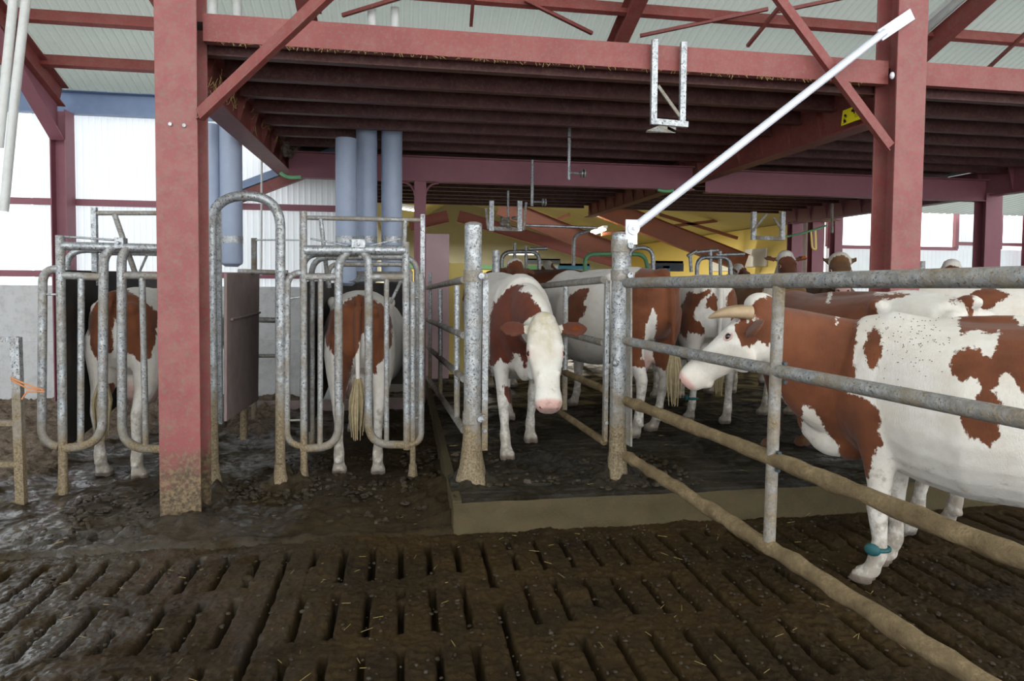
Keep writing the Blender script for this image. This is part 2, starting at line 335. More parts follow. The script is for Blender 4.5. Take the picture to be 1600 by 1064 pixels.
platf('floor',XP,4.2,.012,YG,7.0,.01)
platf('floor',4.2,14,.08,YG,7.0,.03); 
g=MB(); g.add([(XP,7,.2),(20,7,.2),(20,27,.2),(XP,27,.2)],[(0,1,2,3)]); tag(g.build('floor','pdirt'),kind='structure')
g=MB(); g.add([(-14,-6,-.14),(24,-6,-.14),(24,27.5,-.14),(-14,27.5,-.14)],[(0,1,2,3)]); tag(g.build('floor','deck'),kind='structure')
g=MB(); g.add([(-14,-6,-.01),(12,-6,-.01),(12,1.5,-.01),(-14,1.5,-.01)],[(0,1,2,3)]); g.add([(-14,1.5,-.01),(-3.6,1.5,-.01),(-3.6,9,-.01),(-14,9,-.01)],[(0,1,2,3)]); tag(g.build('floor','slat'),kind='structure')
# concrete face of the platform
xs=np.arange(XP,8,.02); n_=len(xs); vs=[];fs=[]
for j,zz in enumerate(np.linspace(-.08,.2,12)):
    for i,x in enumerate(xs): vs.append((x,YG-.012+.018*mnoise.noise(V((x*7,zz*9,0)))-.012*(1-zz/.2),zz))
fs=[(j*n_+i,j*n_+i+1,(j+1)*n_+i+1,(j+1)*n_+i) for j in range(11) for i in range(n_-1)]
g=MB(); g.add(vs,fs); g.box((XP-.005,YG,-.1),(XP+.05,9.0,.21)); tag(g.build('trim_1','kerb'),kind='structure')
# ribbed sheets (real ribs)
def ribbed(name,p0,ux,uy,w,h,m,pitch=.075,amp=.006,t=.0):
    p0,ux,uy=V(p0),V(ux).normalized(),V(uy).normalized(); nn=ux.cross(uy).normalized(); k=int(w/pitch); vs=[];fs=[]
    prof=[(0,0),(.55,0),(.68,1),(.87,1)]
    for i in range(k):
        for a,b in prof: vs+= [p0+ux*((i+a)*pitch)+nn*b*amp, p0+ux*((i+a)*pitch)+nn*b*amp+uy*h]
    for i in range(len(vs)//2-1): fs.append((2*i,2*i+2,2*i+3,2*i+1))
    g=MB(); g.add(vs,fs); return tag(g.build(name,m,smooth=False),kind='structure')
YW=8.86
# left wall: translucent cladding above concrete
ribbed('wall_back',(-9.0,YW,1.46),(1,0,0),(0,0,1),4.64,2.6,'panelw',.07,-.006); ribbed('wall_back',(-4.36,YW,1.46),(1,0,0),(0,0,1),3.6,2.6,'panel',.07,-.006)
g=MB(); g.box((-9,YW-.02,-.1),(-.72,YW+.12,1.46)); g.box((-9,YW-.07,-.1),(-.72,YW-.02,.78)); tag(g.build('wall_back','conc'),kind='structure')
ribbed('wall_left',(-9.0,-6,0),(0,1,0),(0,0,1),14.9,8,'panel',.12,.006)
# near roof
ly=math.hypot(14.6,14.6*RS)
ribbed('ceiling',(-9,YW+.2,roofz(YW+.2)),(1,0,0),(0,-1,RS),29,ly,'roof',.095,-.012)
ribbed('ceiling',(-.6,YW+.2,roofz(YW+.2)),(1,0,0),(0,1,-.1),20,5.0,'roof',.2,.012)
for y in (8.22,7.56,6.9,6.2,5.4,4.6,3.6,2.6):
    zz=roofz(y)-.09; g=MB(); g.channel((-9,y,zz),(19,y,zz),.06,.13,side=1,up=(0,RS,1)); tag(g.build('purlin','redup'),'red steel roof purlin running across under the pale ribbed sheets','purlin','red purlins under the near roof')
# eaves beam
g=MB(); g.channel((-9,YW-.12,3.63),(-1.9,YW-.12,3.63),.12,.27,side=-1); tag(g.build('eaves_beam','blue'),'blue grey eaves beam running along the top of the white back wall','beam')
for n,z in ((0,2.46),(1,1.60)):
    g=MB(); g.channel((-9,YW-.06,z),(-.8,YW-.06,z),.08,.075,side=1); tag(g.build('wall_girt','mauve'),['red girt at mid height of the white back wall, left side','lower red girt just above the concrete base of the back wall'][n],'girt')
# portal frame on the back wall, left
t=empty('portal_column',(-4.0,YW-.3,0),'dark red steel column and sloping rafter against the white wall, far left','column')
g=MB(); g.ibeam((-3.93,YW-.22,0),(-3.93,YW-.22,3.5),.22,.17,up=(1,0,0)); g.build('column','mauve',t)
p=V((-3.93,YW-.25,3.66)); q=V((-3.93,-2,roofz(-2)-.25))
g=MB(); g.ibeam(p,q,.15,.26); g.build('rafter','redup',t)
a=[(-3.93,YW-.33,3.15),(-3.93,YW-.33,3.6),(-3.93,YW-1.8,roofz(YW-1.8)-.32)]
g=MB(); 
for dx in (-.005,.005): g.add([V(v)+V((dx,0,0)) for v in a],[(0,1,2)])
g.bar(V(a[0]),V(a[2]),.15,.012,up=(0,1,0)); g.build('haunch','mauve',t)
# other rafters of the near roof
for i,(x,lab) in enumerate(((2.36,'red rafter crossing the roof above the middle of the mezzanine'),(6.02,'red rafter crossing the roof right of the big right-hand column'),(-.95,'red rafter of the near roof just right of the left column'))):
    g=MB(); g.ibeam((x,YW,roofz(YW)-.2),(x,1.2,roofz(1.2)-.2),.15,.22); tag(g.build('roof_rafter','redup'),lab,'rafter')
# thin wind braces
BR=[((820,0),(925,52),'thin red wind brace under the roof left of the middle rafter'),((1000,56),(1200,14),'thin red wind brace rising right from the middle rafter'),((1168,72),(1235,-10),'short steep red wind brace above the hanging bracket'),((736,40),(740,-12),'thin dark red tie rod seen above the front beam, centre'),((535,24),(640,-8),'slim rusty brace left of the white pipes under the roof'),((1540,110),(1610,45),'thin red wind brace at the upper right edge'),((1215,18),(1330,-6),'thin red brace meeting the purlin near the top centre right'),((500,20),(494,-10),'thin dark rod beside the left tie brace under the roof'),((232,-8),(246,14),'slim brown brace at the roof beside the left column')]
for a,b,l in BR:
    g=MB(); g.bar(onR(*a,-.16),onR(*b,-.16),.035,.035); tag(g.build('wind_brace','redup'),l,'brace')
# ---------------- main columns
YC=4.52
def hcol(name,x,label,base=0,top=5.4,w=.25,mat_='red',yf=YC,d=.24):
    t=empty(name,(x,yf+d/2,base),label,'column')
    g=MB(); g.box((x-w/2,yf,base),(x+w/2,yf+.016,top)); g.build('flange',mat_,t,bevel=.003)
    g=MB(); g.box((x-w/2,yf+d-.016,base),(x+w/2,yf+d,top)); g.build('flange',mat_,t,bevel=.003)
    g=MB(); g.box((x-.006,yf+.016,base),(x+.006,yf+d-.016,top)); g.build('web',mat_,t); return t
cl=hcol('steel_column',-1.40,'big dusty red steel column in the foreground left, base caked in dung')
cr=hcol('steel_column',3.79,'big red steel column rising behind the gate on the right',base=-.1)
for (px,py) in ((266,194),(288,196)):
    p=onY(px,py,YC-.006); g=MB(); g.cyl(p,.012,.014,(0,1,0),6); g.build('bolt','galv',cl)
g=MB(); g.ell(onY(1394,118,YC+.03),(.018,.018,.028)); g.build('insulator','white',cr)
# front beam D
zD=3.19
g=MB(); g.channel((-1.26,YC+.12,zD-.01),(3.66,YC+.12,zD-.01),.07,.175,side=1); D1=tag(g.build('front_beam','redup'),'long bright red channel beam spanning between the two big columns','beam')
g=MB(); g.channel((3.92,YC+.12,zD),(9.5,YC+.12,zD),.07,.175,side=1); tag(g.build('front_beam','redup'),'red channel beam continuing right of the right column','beam')
# longitudinal beams A, B, E with gussets
def lbeam(x,label,y0=YC+.26,y1=13.3,z0=2.86,z1=3.20,w=.17,mt='redup'):
    t=empty('mezzanine_beam',(x,y0,z0),label,'beam')
    g=MB(); g.ibeam((x,y0,(z0+z1)/2),(x,y1,(z0+z1)/2),w,z1-z0,.014,.01); g.build('girder',mt,t)
    y=y0+.32
    while y<y1:
        g=MB()
        for s in (-1,1): 
            a=[(x+s*.006,y,z0+.014),(x+s*w/2,y,z1-.014),(x+s*.006,y,z1-.014)]
            g.add([V(v)+V((0,o,0)) for o in (-.005,.005) for v in a],[(0,1,2),(5,4,3),(0,3,4,1),(1,4,5,2),(2,5,3,0)])
        g.build('gusset',mt,t,smooth=False); y+=.5
    return t
lbeam(-1.40,'long red girder running away from the left column under the mezzanine',w=.2,z0=2.84,z1=3.19)
lbeam(3.79,'long red girder running away from the right column under the mezzanine')
lbeam(8.15,'red girder along the right end of the mezzanine',y0=2.5,z0=2.80,z1=3.16,mt='mauve')
# joists
ys=[4.80+.502*i for i in range(18)]
for i,y in enumerate(ys):
    if 7.95<y<8.35: continue
    for (xa,xb,bay) in ((-1.30,3.70,'between the two main girders'),(3.88,8.05,'in the right bay')):
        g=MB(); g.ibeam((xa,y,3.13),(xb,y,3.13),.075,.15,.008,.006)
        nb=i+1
        tag(g.build('joist','joist'),'shade-darkened red joist under the deck '+bay+(', nearest of its row' if i==0 else ', farthest of its row' if i==17 else ''),'joist',None if i in (0,17) else 'dark joists under the mezzanine deck '+bay)
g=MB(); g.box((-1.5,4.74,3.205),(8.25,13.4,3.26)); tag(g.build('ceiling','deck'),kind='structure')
# cross beam C + its columns
t=empty('cross_beam',(0,8.15,2.74),'deep mauve beam spanning the whole mezzanine behind the joists','beam')
g=MB(); g.ibeam((-1.3,8.15,2.895),(3.70,8.15,2.895),.14,.30); g.ibeam((3.88,8.15,2.87),(8.05,8.15,2.87),.14,.30); g.build('girder','mauve',t)
t=empty('mezzanine_post',(.22,8.17,.02),'slim purple steel post with curved brackets under the mauve cross beam','post')
g=MB(); g.ibeam((.22,8.17,.02),(.22,8.17,2.75),.14,.12,up=(0,1,0)); g.build('shaft','mauve',t)
for s in (-1,1):
    g=MB(); g.tube([V((.22+s*(.06+.16*(1-math.cos(a))),8.17,2.74-.16*(1-math.sin(a)))) for a in [i*math.pi/12 for i in range(7)]],.014,8); g.build('bracket','mauve',t)
for x,y,l,w in ((8.15,8.15,'dark red column at the far right under the mezzanine corner',.26),(-1.40,13.0,'narrow red column behind the grey pipes at the end of the left girder',.14),(8.2,12.9,'brown column beside the yellow wall under the mezzanine end',.24)):
    g=MB(); g.ibeam((x,y+.05,.0),(x,y+.05,2.84),w,.2,.014,.01,up=(0,1,0)); tag(g.build('mezzanine_column','mauve' if x>5 else 'redup'),l,'column')
# tie braces from the columns
g=MB(); a=onY(310,178,YC-.03); b=onY(498,0,YC-.6); g.bar(a,a+(b-a)*1.3,.01,.075); g.bar(a+V((0,.03,-.03)),a+(b-a)*1.3+V((0,.03,-.03)),.06,.008); tag(g.build('tie_brace','redup'),'red diagonal angle brace rising right from the left column','brace')
g=MB(); a=onY(1392,228,YC-.02); b=onY(1222,0,YC+.0); g.bar(a,a+(b-a)*1.25,.01,.065); g.bar(a+V((0,.03,-.03)),a+(b-a)*1.25+V((0,.03,-.03)),.05,.008); tag(g.build('tie_brace','redup'),'red diagonal angle brace rising left from the right column','brace')
# wall piece in the gap: rafter and fascia seen beyond the hoop
t=empty('lean_to_rafter',onY(345,318,YW-.2),'low sloping red rafter with pale blue fascia on the white back wall','rafter')
g=MB(); g.bar(onY(330,326,YW-.15),onY(535,248,YW-.15),.1,.12); g.build('rafter','redup',t)
g=MB(); g.bar(onY(330,309,YW-.17),onY(535,231,YW-.17),.1,.09); g.build('fascia','blue',t)
g=MB(); g.tube([onY(408,430,8.2),onY(409,240,8.2)],.012,8); tag(g.build('conduit','pipew'),'thin white vertical conduit in front of the white wall, right of the big hoop','conduit')
# ---------------- right side wall far off
YR=14.4
def rp(a,b): return onY(a,b,YR)
def wallrect(name,x0,x1,z0,z1,m,y=YR):
    return ribbed(name,(x0,y,z0),(1,0,0),(0,0,1),x1-x0,z1-z0,m,.11,-.006)
xw=lambda px:rp(px,400).x
wallrect('wall_right',xw(1252),xw(1290),.2,4,'panelr')
wallrect('wall_right',xw(1290),20,.2,2.42,'panelr')
wallrect('wall_right',xw(1490),xw(1556),2.42,4,'panelr')
wallrect('wall_right',xw(1556),20,3.42,4.2,'panelr')
ribbed('wall_right',(12.5,-4,-.1),(0,1,0),(0,0,1),12,3.0,'panelr',.12,.006)  # unseen side wall, added to block daylight and darken the pen
g=MB(); g.bar((xw(1290),YR-.08,2.42),(xw(1490),YR-.08,2.42),.08,.08); g.bar((xw(1490),YR-.08,2.55),(20,YR-.08,2.55),.08,.08); g.bar((xw(1556),YR-.08,3.40),(20,YR-.08,3.40),.08,.1)
for px in (1290,1488,1556): g.bar((xw(px),YR-.08,2.42),(xw(px),YR-.08,4),.1,.09,up=(1,0,0))
tag(g.build('window_1','mauve'),kind='structure')
for px,l,w in ((1262,'purple red post between the yellow wall and the white cladding',.3),(1293,'dark red upright at the left edge of the big side opening',.2),(1590,'dark red wall column at the right edge of the picture',.22)):
    x=xw(px); g=MB(); g.ibeam((x,YR-.3,.2),(x,YR-.3,3.6),w,.2,up=(0,1,0)); tag(g.build('wall_column','mauve'),l,'column')
# ---------------- far building
XB=9.3
g=MB(); g.box((XB,YR+.02,.1),(XB+.15,26.6,3.0)); tag(g.build('wall_right','yellowp'),kind='structure')
XL=-.6; YE=26.6; RX,RZ=onY(708,331,YE).x,onY(708,331,YE).z
ez=2.7
g=MB(); 
for y0,y1 in ((YE,YE+.15),):
    g.add([(XL-1,y0,1.9),(XB,y0,1.9),(XB+.3,y0,ez+.5),(RX,y0,RZ+.8),(XL-1,y0,ez+.5)],[(4,3,2,1,0)])
tag(g.build('wall_back','beige'),kind='structure')
g=MB(); g.box((XL-1,YE-.05,0),(XB,YE+.1,1.95)); tag(g.build('wall_back','yellowp'),kind='structure')
g=MB(); g.box((XL-1,YE-.14,1.98),(6,YE-.06,2.14)); tag(g.build('trim_2','green'),kind='structure')
g=MB(); g.box((XL-.1,9.1,0),(XL,26.6,3.2)); tag(g.build('wall_left','beige'),kind='structure')
def slope(xa,za,xb,zb,y0,y1):
    g=MB(); g.add([(xa,y0,za),(xb,y0,zb),(xb,y1,zb),(xa,y1,za)],[(0,1,2,3)]); return g
m_,nt=mat('far_roof_sheet'); n=N(nt); gg,ss=geo(n); n.out(n.mix(n.noise(1.5,4,.6,gg),lin(214,208,158),lin(188,184,138)),.6,0); M['froof']=m_
g=slope(RX,RZ+.45,XB+.3,2.95,13.45,YE+.1); g.build('ceiling','froof')['kind']='structure'
g=slope(XL-.3,2.95,RX,RZ+.45,13.45,YE+.1); g.build('ceiling','froof')['kind']='structure'
FR=[(15.2,(780,322),(960,394),'rust','long orange roof rafter beyond the mezzanine left of the white strut',.42),(16.5,(925,318),(1165,412),'rust','long orange roof rafter beyond the mezzanine right of the white strut',.5),(24,(716,338),(965,410),'mauve','dark arch rafter in front of the far beige gable, right half',.42),(24,(700,338),(640,352),'mauve','dark arch rafter in front of the far beige gable, left half',.42)]
for y,a,b,m__,l,h in FR:
    g=MB(); g.ibeam(onY(*a,y),onY(*b,y),.2,h); tag(g.build('far_rafter',m__),l,'rafter')
for a,b,y,l in (((1030,335),(1152,372),17,'thin rust brace under the far yellowish roof'),((940,366),(1120,345),17,'orange purlin slanting under the far yellowish roof'),((850,352),(890,335),16,'short orange strut between the far rafters')):
    g=MB(); g.bar(onY(*a,y),onY(*b,y),.08,.08); tag(g.build('far_brace','rust'),l,'brace')
g=MB(); g.box(onY(665,365,9.2),onY(702,365,9.2)+V((0,.04,-2.1))); tag(g.build('pink_board','pink'),'pale pink board standing beyond the purple post','board')
g=MB(); g.box(onY(702,411,9.6),onY(736,411,9.6)+V((0,.04,-1.7))); tag(g.build('yellow_board','yellowp'),'yellow board beside the pale pink board behind the race','board')
# lamps
def lamp(a,b,y,label,lit=True,y2=None):
    p,q=onY(*a,y),onY(*b,y2 or y); t=empty('strip_light',(p+q)/2,label,'light'); up=V((0,0,.07))
    g=MB(); g.bar(p+up,q+up,.1,.05); g.build('housing','screen',t)
    g=MB(); g.tube([p,q],.022,8); g.build('tube','tube' if lit else 'pipew',t); return t
lamp((920,369),(946,359),17,'lit strip light under the far yellowish roof',y2=15)
lamp((795,397),(840,397),21,'lit strip light low before the far beige gable')
lamp((628,326),(655,330),14.5,'lit strip light between the grey pipes and the purple post')
t=lamp((1446,52),(1510,-4),5.9,'dusty unlit strip light under the roof right of the big column',False,5.3)
for p,e,c,sz in (((4.5,17,3.0),420,(1,.93,.78),1.5),((2.0,22,3.0),420,(1,.95,.85),1.5)):
    L=bpy.data.lights.new('strip_glow','AREA'); L.energy=e; L.color=c; L.size=sz; L.shape='RECTANGLE'; L.size_y=.15; o=bpy.data.objects.new('strip_glow',L); COL.objects.link(o); o.location=p
# white boards on the yellow wall
for (a,b,l) in (((1110,402),(1150,423),'white panel on the yellow wall behind the grey stall hoop'),((1164,390),(1196,416),'larger white panel on the yellow wall')):
    g=MB(); pa=onX(*a,XB-.06); pb=onX(*b,XB-.06); g.box((XB-.06,pb.y,pb.z),(XB-.01,pa.y,pa.z)); tag(g.build('wall_panel','screen'),l,'panel')
# ================================================================ STEELWORK IN THE YARD
def T(name,parent,m,path,r,n=12,**k): return MB().tube(path,r,n,**k).build(name,m,parent)
def PYs(pts,y): return [onY(px,py,y) for px,py in pts]
# ---- round posts
def rpost(px,basey,topy,r,label,Z=.2,name='gate_post'):
    b=onZ(px,basey,Z); top=onY(px,topy,b.y); t=empty(name,(b.x,b.y,Z),label,'post'); zt=top.z
    T('tube',t,'galvp',[(b.x,b.y,Z-.02),(b.x,b.y,zt)],r,24)
    g=MB(); g.ell((b.x,b.y,zt),(r*1.05,r*1.05,r*.35),20,6); g.build('cap','galvd',t)
    return t,b,zt
tA,pA,zA=rpost(737,757,351,.057,'stout round galvanised post at the platform corner, left of the walking cow')
tB,pB,zB=rpost(964,750,366,.057,'round galvanised post carrying the long gate and the white strut')
def collar(t,p,z,r=.064,h=.075,side=1,m='galvd'):
    g=MB(); g.tube([(p.x,p.y,z-h/2),(p.x,p.y,z+h/2)],r,24); g.cyl((p.x+side*(r+.008),p.y-.02,z),.022,.03,(0,1,0),16); c_=g.build('collar',m,t); g=MB(); g.cyl((p.x+side*(r-.015),p.y-.062,z),.02,.02,(0,1,0),12); g.build('bolt','galv',c_)
for y in (431,652): collar(tA,pA,onY(737,y,pA.y).z)
for y in (430,384): collar(tB,pB,onY(964,y,pB.y).z,h=.07 if y==430 else .085)
g=MB(); z=onY(964,566,pB.y).z; g.tube([(pB.x-.03,pB.y-.02,z-.3),(pB.x-.03,pB.y-.02,z)],.022,12); g.ell((pB.x-.03,pB.y-.03,z),(.03,.03,.03)); g.build('hinge_pin','galvp',tB)
g=MB(); g.tube([V((pB.x+.02+.016*math.cos(a),pB.y-.07,onY(972,424,pB.y).z+.016*math.sin(a))) for a in [i*math.pi/6 for i in range(13)]],.003,6); g.build('lynch_pin_ring','galv',tB)
# dung heaped around post feet
def foot(t,p,r0,r1,h,m='cake'):
    vs=[];n=28;k=9
    for i in range(k):
        u=i/(k-1); rr=r1+(r0-r1)*(1-u)**2.2; 
        for j in range(n):
            a=2*math.pi*j/n; q=rr*(1+.22*(1-u)*mnoise.noise(V((math.cos(a)*2,math.sin(a)*2,u*3+p.x*9)))+.05*mnoise.noise(V((math.cos(a)*9,math.sin(a)*9,u*14))))
            vs.append((p.x+q*math.cos(a),p.y+q*math.sin(a),p.z+h*u-.01))
    g=MB(); g.add(vs,[(i*n+j,i*n+(j+1)%n,(i+1)*n+(j+1)%n,(i+1)*n+j) for i in range(k-1) for j in range(n)]); g.build('caked_foot','galvp',t)
foot(tA,pA,.125,.059,.40); foot(tB,pB,.075,.060,.3)
# flat hinge stiles beside the posts
def stile(px,y0,y1,Y,w,label,m='galvp'):
    a,b=onY(px,y0,Y),onY(px,y1,Y); a.x=b.x=(a.x+b.x)/2; t=empty('gate_stile',b,label,'gate stile'); g=MB(); g.box((a.x-w/2,Y-.005,b.z),(a.x+w/2,Y+.04,a.z)); g.build('flat_bar',m,t,bevel=.003)
    for k in range(3):
        z=b.z+(a.z-b.z)*(.12+.36*k); g=MB(); g.cyl((a.x,Y-.01,z),.013,.02,(0,1,0),6); g.build('bolt','galv',t)
    return t
stile(758,437,704,pA.y+.0,.042,'narrow flat galvanised stile hanging just right of the left round post')
stile(948,438,690,pB.y+.04,.03,'narrow galvanised stile on the left side of the strut post')
# white strut
t=empty('diagonal_strut',pB+V((.09,0,2)),'white painted tube strut slanting from the gate post up to the right column','strut')
a=onY(989,357,pB.y-.03); b=onY(1382,50,YC-.05); c=onY(1425,22,YC-.03)
T('tube',t,'white',[a,b],.029,16)
g=MB(); g.bar(b-(b-a).normalized()*.05,c,.012,.085,up=(0,0,1)); g.build('flattened_end','white',t)
g=MB(); p=onY(990,357,pB.y-.06); g.cyl(p,.042,.012,(0,1,0)); g.box(onY(978,343,pB.y-.055),onY(995,382,pB.y-.045)); g.cyl(p+V((0,-.015,0)),.012,.02,(0,1,0),6); g.build('hinge_plate','white',t)
# ---- the long gate
ga2,gb2=onZ(984,532,1.18),onZ(1600,655,1.18); ga3,gb3=onZ(984,628,.785),onZ(1600,870,.785)
g0=(ga2+ga3)/2; g1=(gb2+gb3)/2; gd=V((g1.x-g0.x,g1.y-g0.y,0)).normalized(); g0.z=0
def gp(px,py):      # pixel to the vertical plane of the gate
    nrm=V((gd.y,-gd.x,0)); d=ray(px,py); return C0+d*((g0-C0).dot(nrm)/d.dot(nrm))
gt=empty('long_gate',g0,'long galvanised pipe gate slanting toward the camera in front of the horned cow','gate')
def rail(a,b,r,m,wob=0,name='rail',ext=1.35,caked=False):
    A,B=gp(*a),gp(*b); B=A+(B-A)*ext; n=60 if caked else 2; pts=[A+(B-A)*(i/(n-1)) for i in range(n)]
    if caked:
        g=MB(); g.tube(pts,r,18); 
        for v in g.v:
            ax=A+(B-A)*((v-A).dot(B-A)/(B-A).length_squared); d=(v-ax); w=mnoise.noise(v*9)*.35+mnoise.noise(v*27)*.25+.12
            v+=d*max(w,0)*wob+V((0,0,-1))*max(0,mnoise.noise(V((v.x*14,v.y*14,3)))-.3)*(.03 if d.z<0 else 0)
        return g.build(name,m,gt)
    return T(name,gt,m,pts,r,20)
rail((979,442),(1600,433),.0335,'rail')
rail((979,533),(1600,655),.030,'rail')
rail((979,626),(1600,872),.031,'cake',.9,caked=True)
rail((979,712),(1530,1064),.031,'cake',1.1,caked=True)
g=MB(); g.tube([gp(1217,447),gp(1202,845)],.027,16); g.build('upright','galvd',gt)
for py in (500,): pass
for p in ((1228,448),(1222,567),(1222,596),(1213,706),(1211,733)): g=MB(); g.cyl(gp(*p)-V((gd.y,-gd.x,0))*0+V((0,-.02,0)),.009,.02,(0,1,0),8); g.build('bolt','dark',gt)
g=MB(); a=gp(980,444); b=gp(980,695); n_=V((gd.y,-gd.x,0)); g.add([a-gd*.02,b-gd*.02,b+gd*.05,a+gd*.05,a-gd*.02-n_*.012,b-gd*.02-n_*.012,b+gd*.05-n_*.012,a+gd*.05-n_*.012],[(0,1,2,3),(7,6,5,4),(0,4,5,1),(1,5,6,2),(2,6,7,3),(3,7,4,0)]); g.build('hinge_stile','galvd',gt)
# ---- inner gate from the strut post into the pen, right side of the race
def yfence(name,label,cat,rails,ups,near,m='galvd',r=.03,n_end=None):
    # rails: (near px,near py),(far px,far py) on a vertical plane through floor points `near`,`far`
    A,B=near; d=V((B.x-A.x,B.y-A.y,0)); nn=V((d.y,-d.x,0)).normalized()
    P=lambda px,py:(lambda q:C0+q*((A-C0).dot(nn)/q.dot(nn)))(ray(px,py))
    t=empty(name,A,label,cat)
    for a,b,mm_ in rails: T('rail',t,mm_,[P(*a),P(*b)],r,14)
    for a,b,mm_ in ups: T('upright',t,mm_,[P(*a),P(*b)],r*.85,14)
    return t
A=V((pB.x-.04,pB.y+.05,.2)); B=V((pB.x-.24,7.6,.2))
yfence('race_gate','inner pipe gate running back from the strut post, right side of the race','gate',
 [((944,437),(835,448),'rail'),((944,536),(835,508),'rail'),((944,608),(835,562),'cake'),((944,690),(835,617),'cake')],[((884,446),(882,640),'galvp')],(A,B),r=.027)
A=V((pA.x-.03,pA.y+.07,.2)); B=V((pA.x-.13,9.2,.2))
yfence('race_fence','pipe fence running back from the corner post, left side of the race','fence',
 [((725,437),(668,450),'galvd'),((725,524),(668,500),'galvd'),((725,592),(668,542),'galvd'),((725,672),(668,590),'galvd')],[((714,446),(714,655),'galvp'),((688,452),(688,625),'galvp'),((672,426),(672,640),'galvp')],(A,B),r=.027)
# ---- far left rail gate with twine
t=empty('yard_gate',onZ(18,790,0),'square tube yard gate standing at the far left edge','gate'); Yq=5.0
g=MB(); g.bar(onY(25,527,Yq),onY(34,790,Yq),.055,.05,up=(0,1,0)); g.build('stile','galvp',t)
for y0,y1 in ((530,530),(660,661),(724,725),(786,787)):
    g=MB(); a=onY(-60,y0,Yq); b=onY(28,y1,Yq); g.bar(a,b,.04,.035); g.build('rail','galvp',t)
g=MB()
for pts in (((16,590),(40,600),(68,610)),((34,624),(42,612),(70,612)),((18,594),(45,608),(66,608))): g.tube(PYs(pts,Yq-.04),.006,6)
tag(g.build('baler_twine','twine'),'loop of orange baler twine tied to the yard gate at the far left','twine')
# ---- crushes
def crush(name,label,Y,els,base,hoops,tub):
    t=empty(name,base,label,'cattle crush')
    for nm,pts,r,rc,m in els:
        P=PYs(pts,Y); P=rnd(P,rc) if rc else P; T(nm,t,m,P,r,14)
    return t
YK=5.15; R2=.026
def unit(name,label,Y,x,S):
    # x: pixel columns; S: list
    return crush(name,label,Y,S,onY(x,760,Y),None,None)
R_=[('post',[(474,330),(475,762)],.026,0,'galvc'),('post',[(634,378),(636,702)],.028,0,'galvc'),('post',[(645,440),(645,758)],.022,0,'galvc'),
('top_rail',[(476,391),(634,391)],.037,0,'galv'),('rail',[(475,433),(527,433)],.026,0,'galvd'),('rail',[(577,433),(634,433)],.026,0,'galvd'),
('gate_arm',[(556,388),(529,398),(529,698),(470,701)],.031,.16,'galvc'),('gate_arm',[(560,388),(576,398),(576,694),(636,695)],.031,.16,'galvc'),
('bar',[(501,433),(500,697)],.020,0,'galvc'),('bar',[(604,433),(604,693)],.020,0,'galvc'),
('side_loop',[(474,426),(449,427),(448,693),(472,697)],.024,.1,'galvc'),('side_loop',[(657,428),(659,440),(658,692),(640,694)],.024,.08,'galvc'),
('latch_rod',[(485,373),(550,385)],.007,0,'galv'),('latch_rod',[(568,386),(626,373)],.007,0,'galv'),('latch_rod',[(480,375),(400,375)],.006,0,'galv'),
('latch',[(450,467),(468,464)],.008,0,'galv'),('latch',[(634,463),(660,466)],.008,0,'galv'),('latch',[(634,653),(660,653)],.008,0,'galvc'),('latch',[(450,657),(470,656)],.008,0,'galvc')]
tR=unit('cattle_crush','galvanised cattle crush in the middle with a cow seen from behind',YK,555,R_)
L_=[('post',[(94,368),(99,772)],.030,0,'galvc'),('top_rail',[(96,384),(262,388)],.030,0,'galv'),('rail',[(96,430),(160,433)],.027,0,'galvd'),('rail',[(190,430),(262,432)],.027,0,'galvd'),
('gate_arm',[(178,386),(162,396),(160,694),(95,701)],.032,.17,'galvc'),('gate_arm',[(200,386),(190,398),(191,700),(262,702)],.032,.17,'galvc'),
('bar',[(127,432),(126,700)],.022,0,'galvc'),('bar',[(222,432),(228,695)],.022,0,'galvc'),
('side_loop',[(92,420),(67,420),(65,692),(92,698)],.028,.13,'galvc'),('latch_rod',[(92,369),(178,375)],.008,0,'galv'),('latch',[(66,460),(88,460)],.008,0,'galv')]
tL=unit('cattle_crush','galvanised cattle crush at the left, partly hidden by the big red column',YK,175,L_)
for t,pts in ((tR,((549,373),(572,391))),(tL,((178,371),(200,389)))):
    g=MB(); a,b=onY(*pts[0],YK-.03),onY(*pts[1],YK+.05); g.box(a,b); g.cyl(((a.x+b.x)/2,YK-.04,(a.z+b.z)/2),.012,.03,(0,1,0),10); g.build('latch_box','galv',t,bevel=.004)
# rear frames / tunnel hoops of the crushes
def hoops(t,Y,pts,r=.024,rc=.14,m='galvc'): T('tunnel_hoop',t,m,rnd(PYs(pts,Y),rc),r,12)
hoops(tR,5.5,[(487,700),(487,402),(652,402),(652,690)]); hoops(tR,6.0,[(514,450),(512,413),(640,413),(642,450)],.022,.1,'galvd')
hoops(tR,5.3,[(473,640),(474,397),(560,397)],.022,.12,'galv')
hoops(tL,5.5,[(103,690),(104,390),(270,392)],.024,.14,'galv'); hoops(tL,5.9,[(150,446),(150,394),(270,396)],.024,.14,'galv')
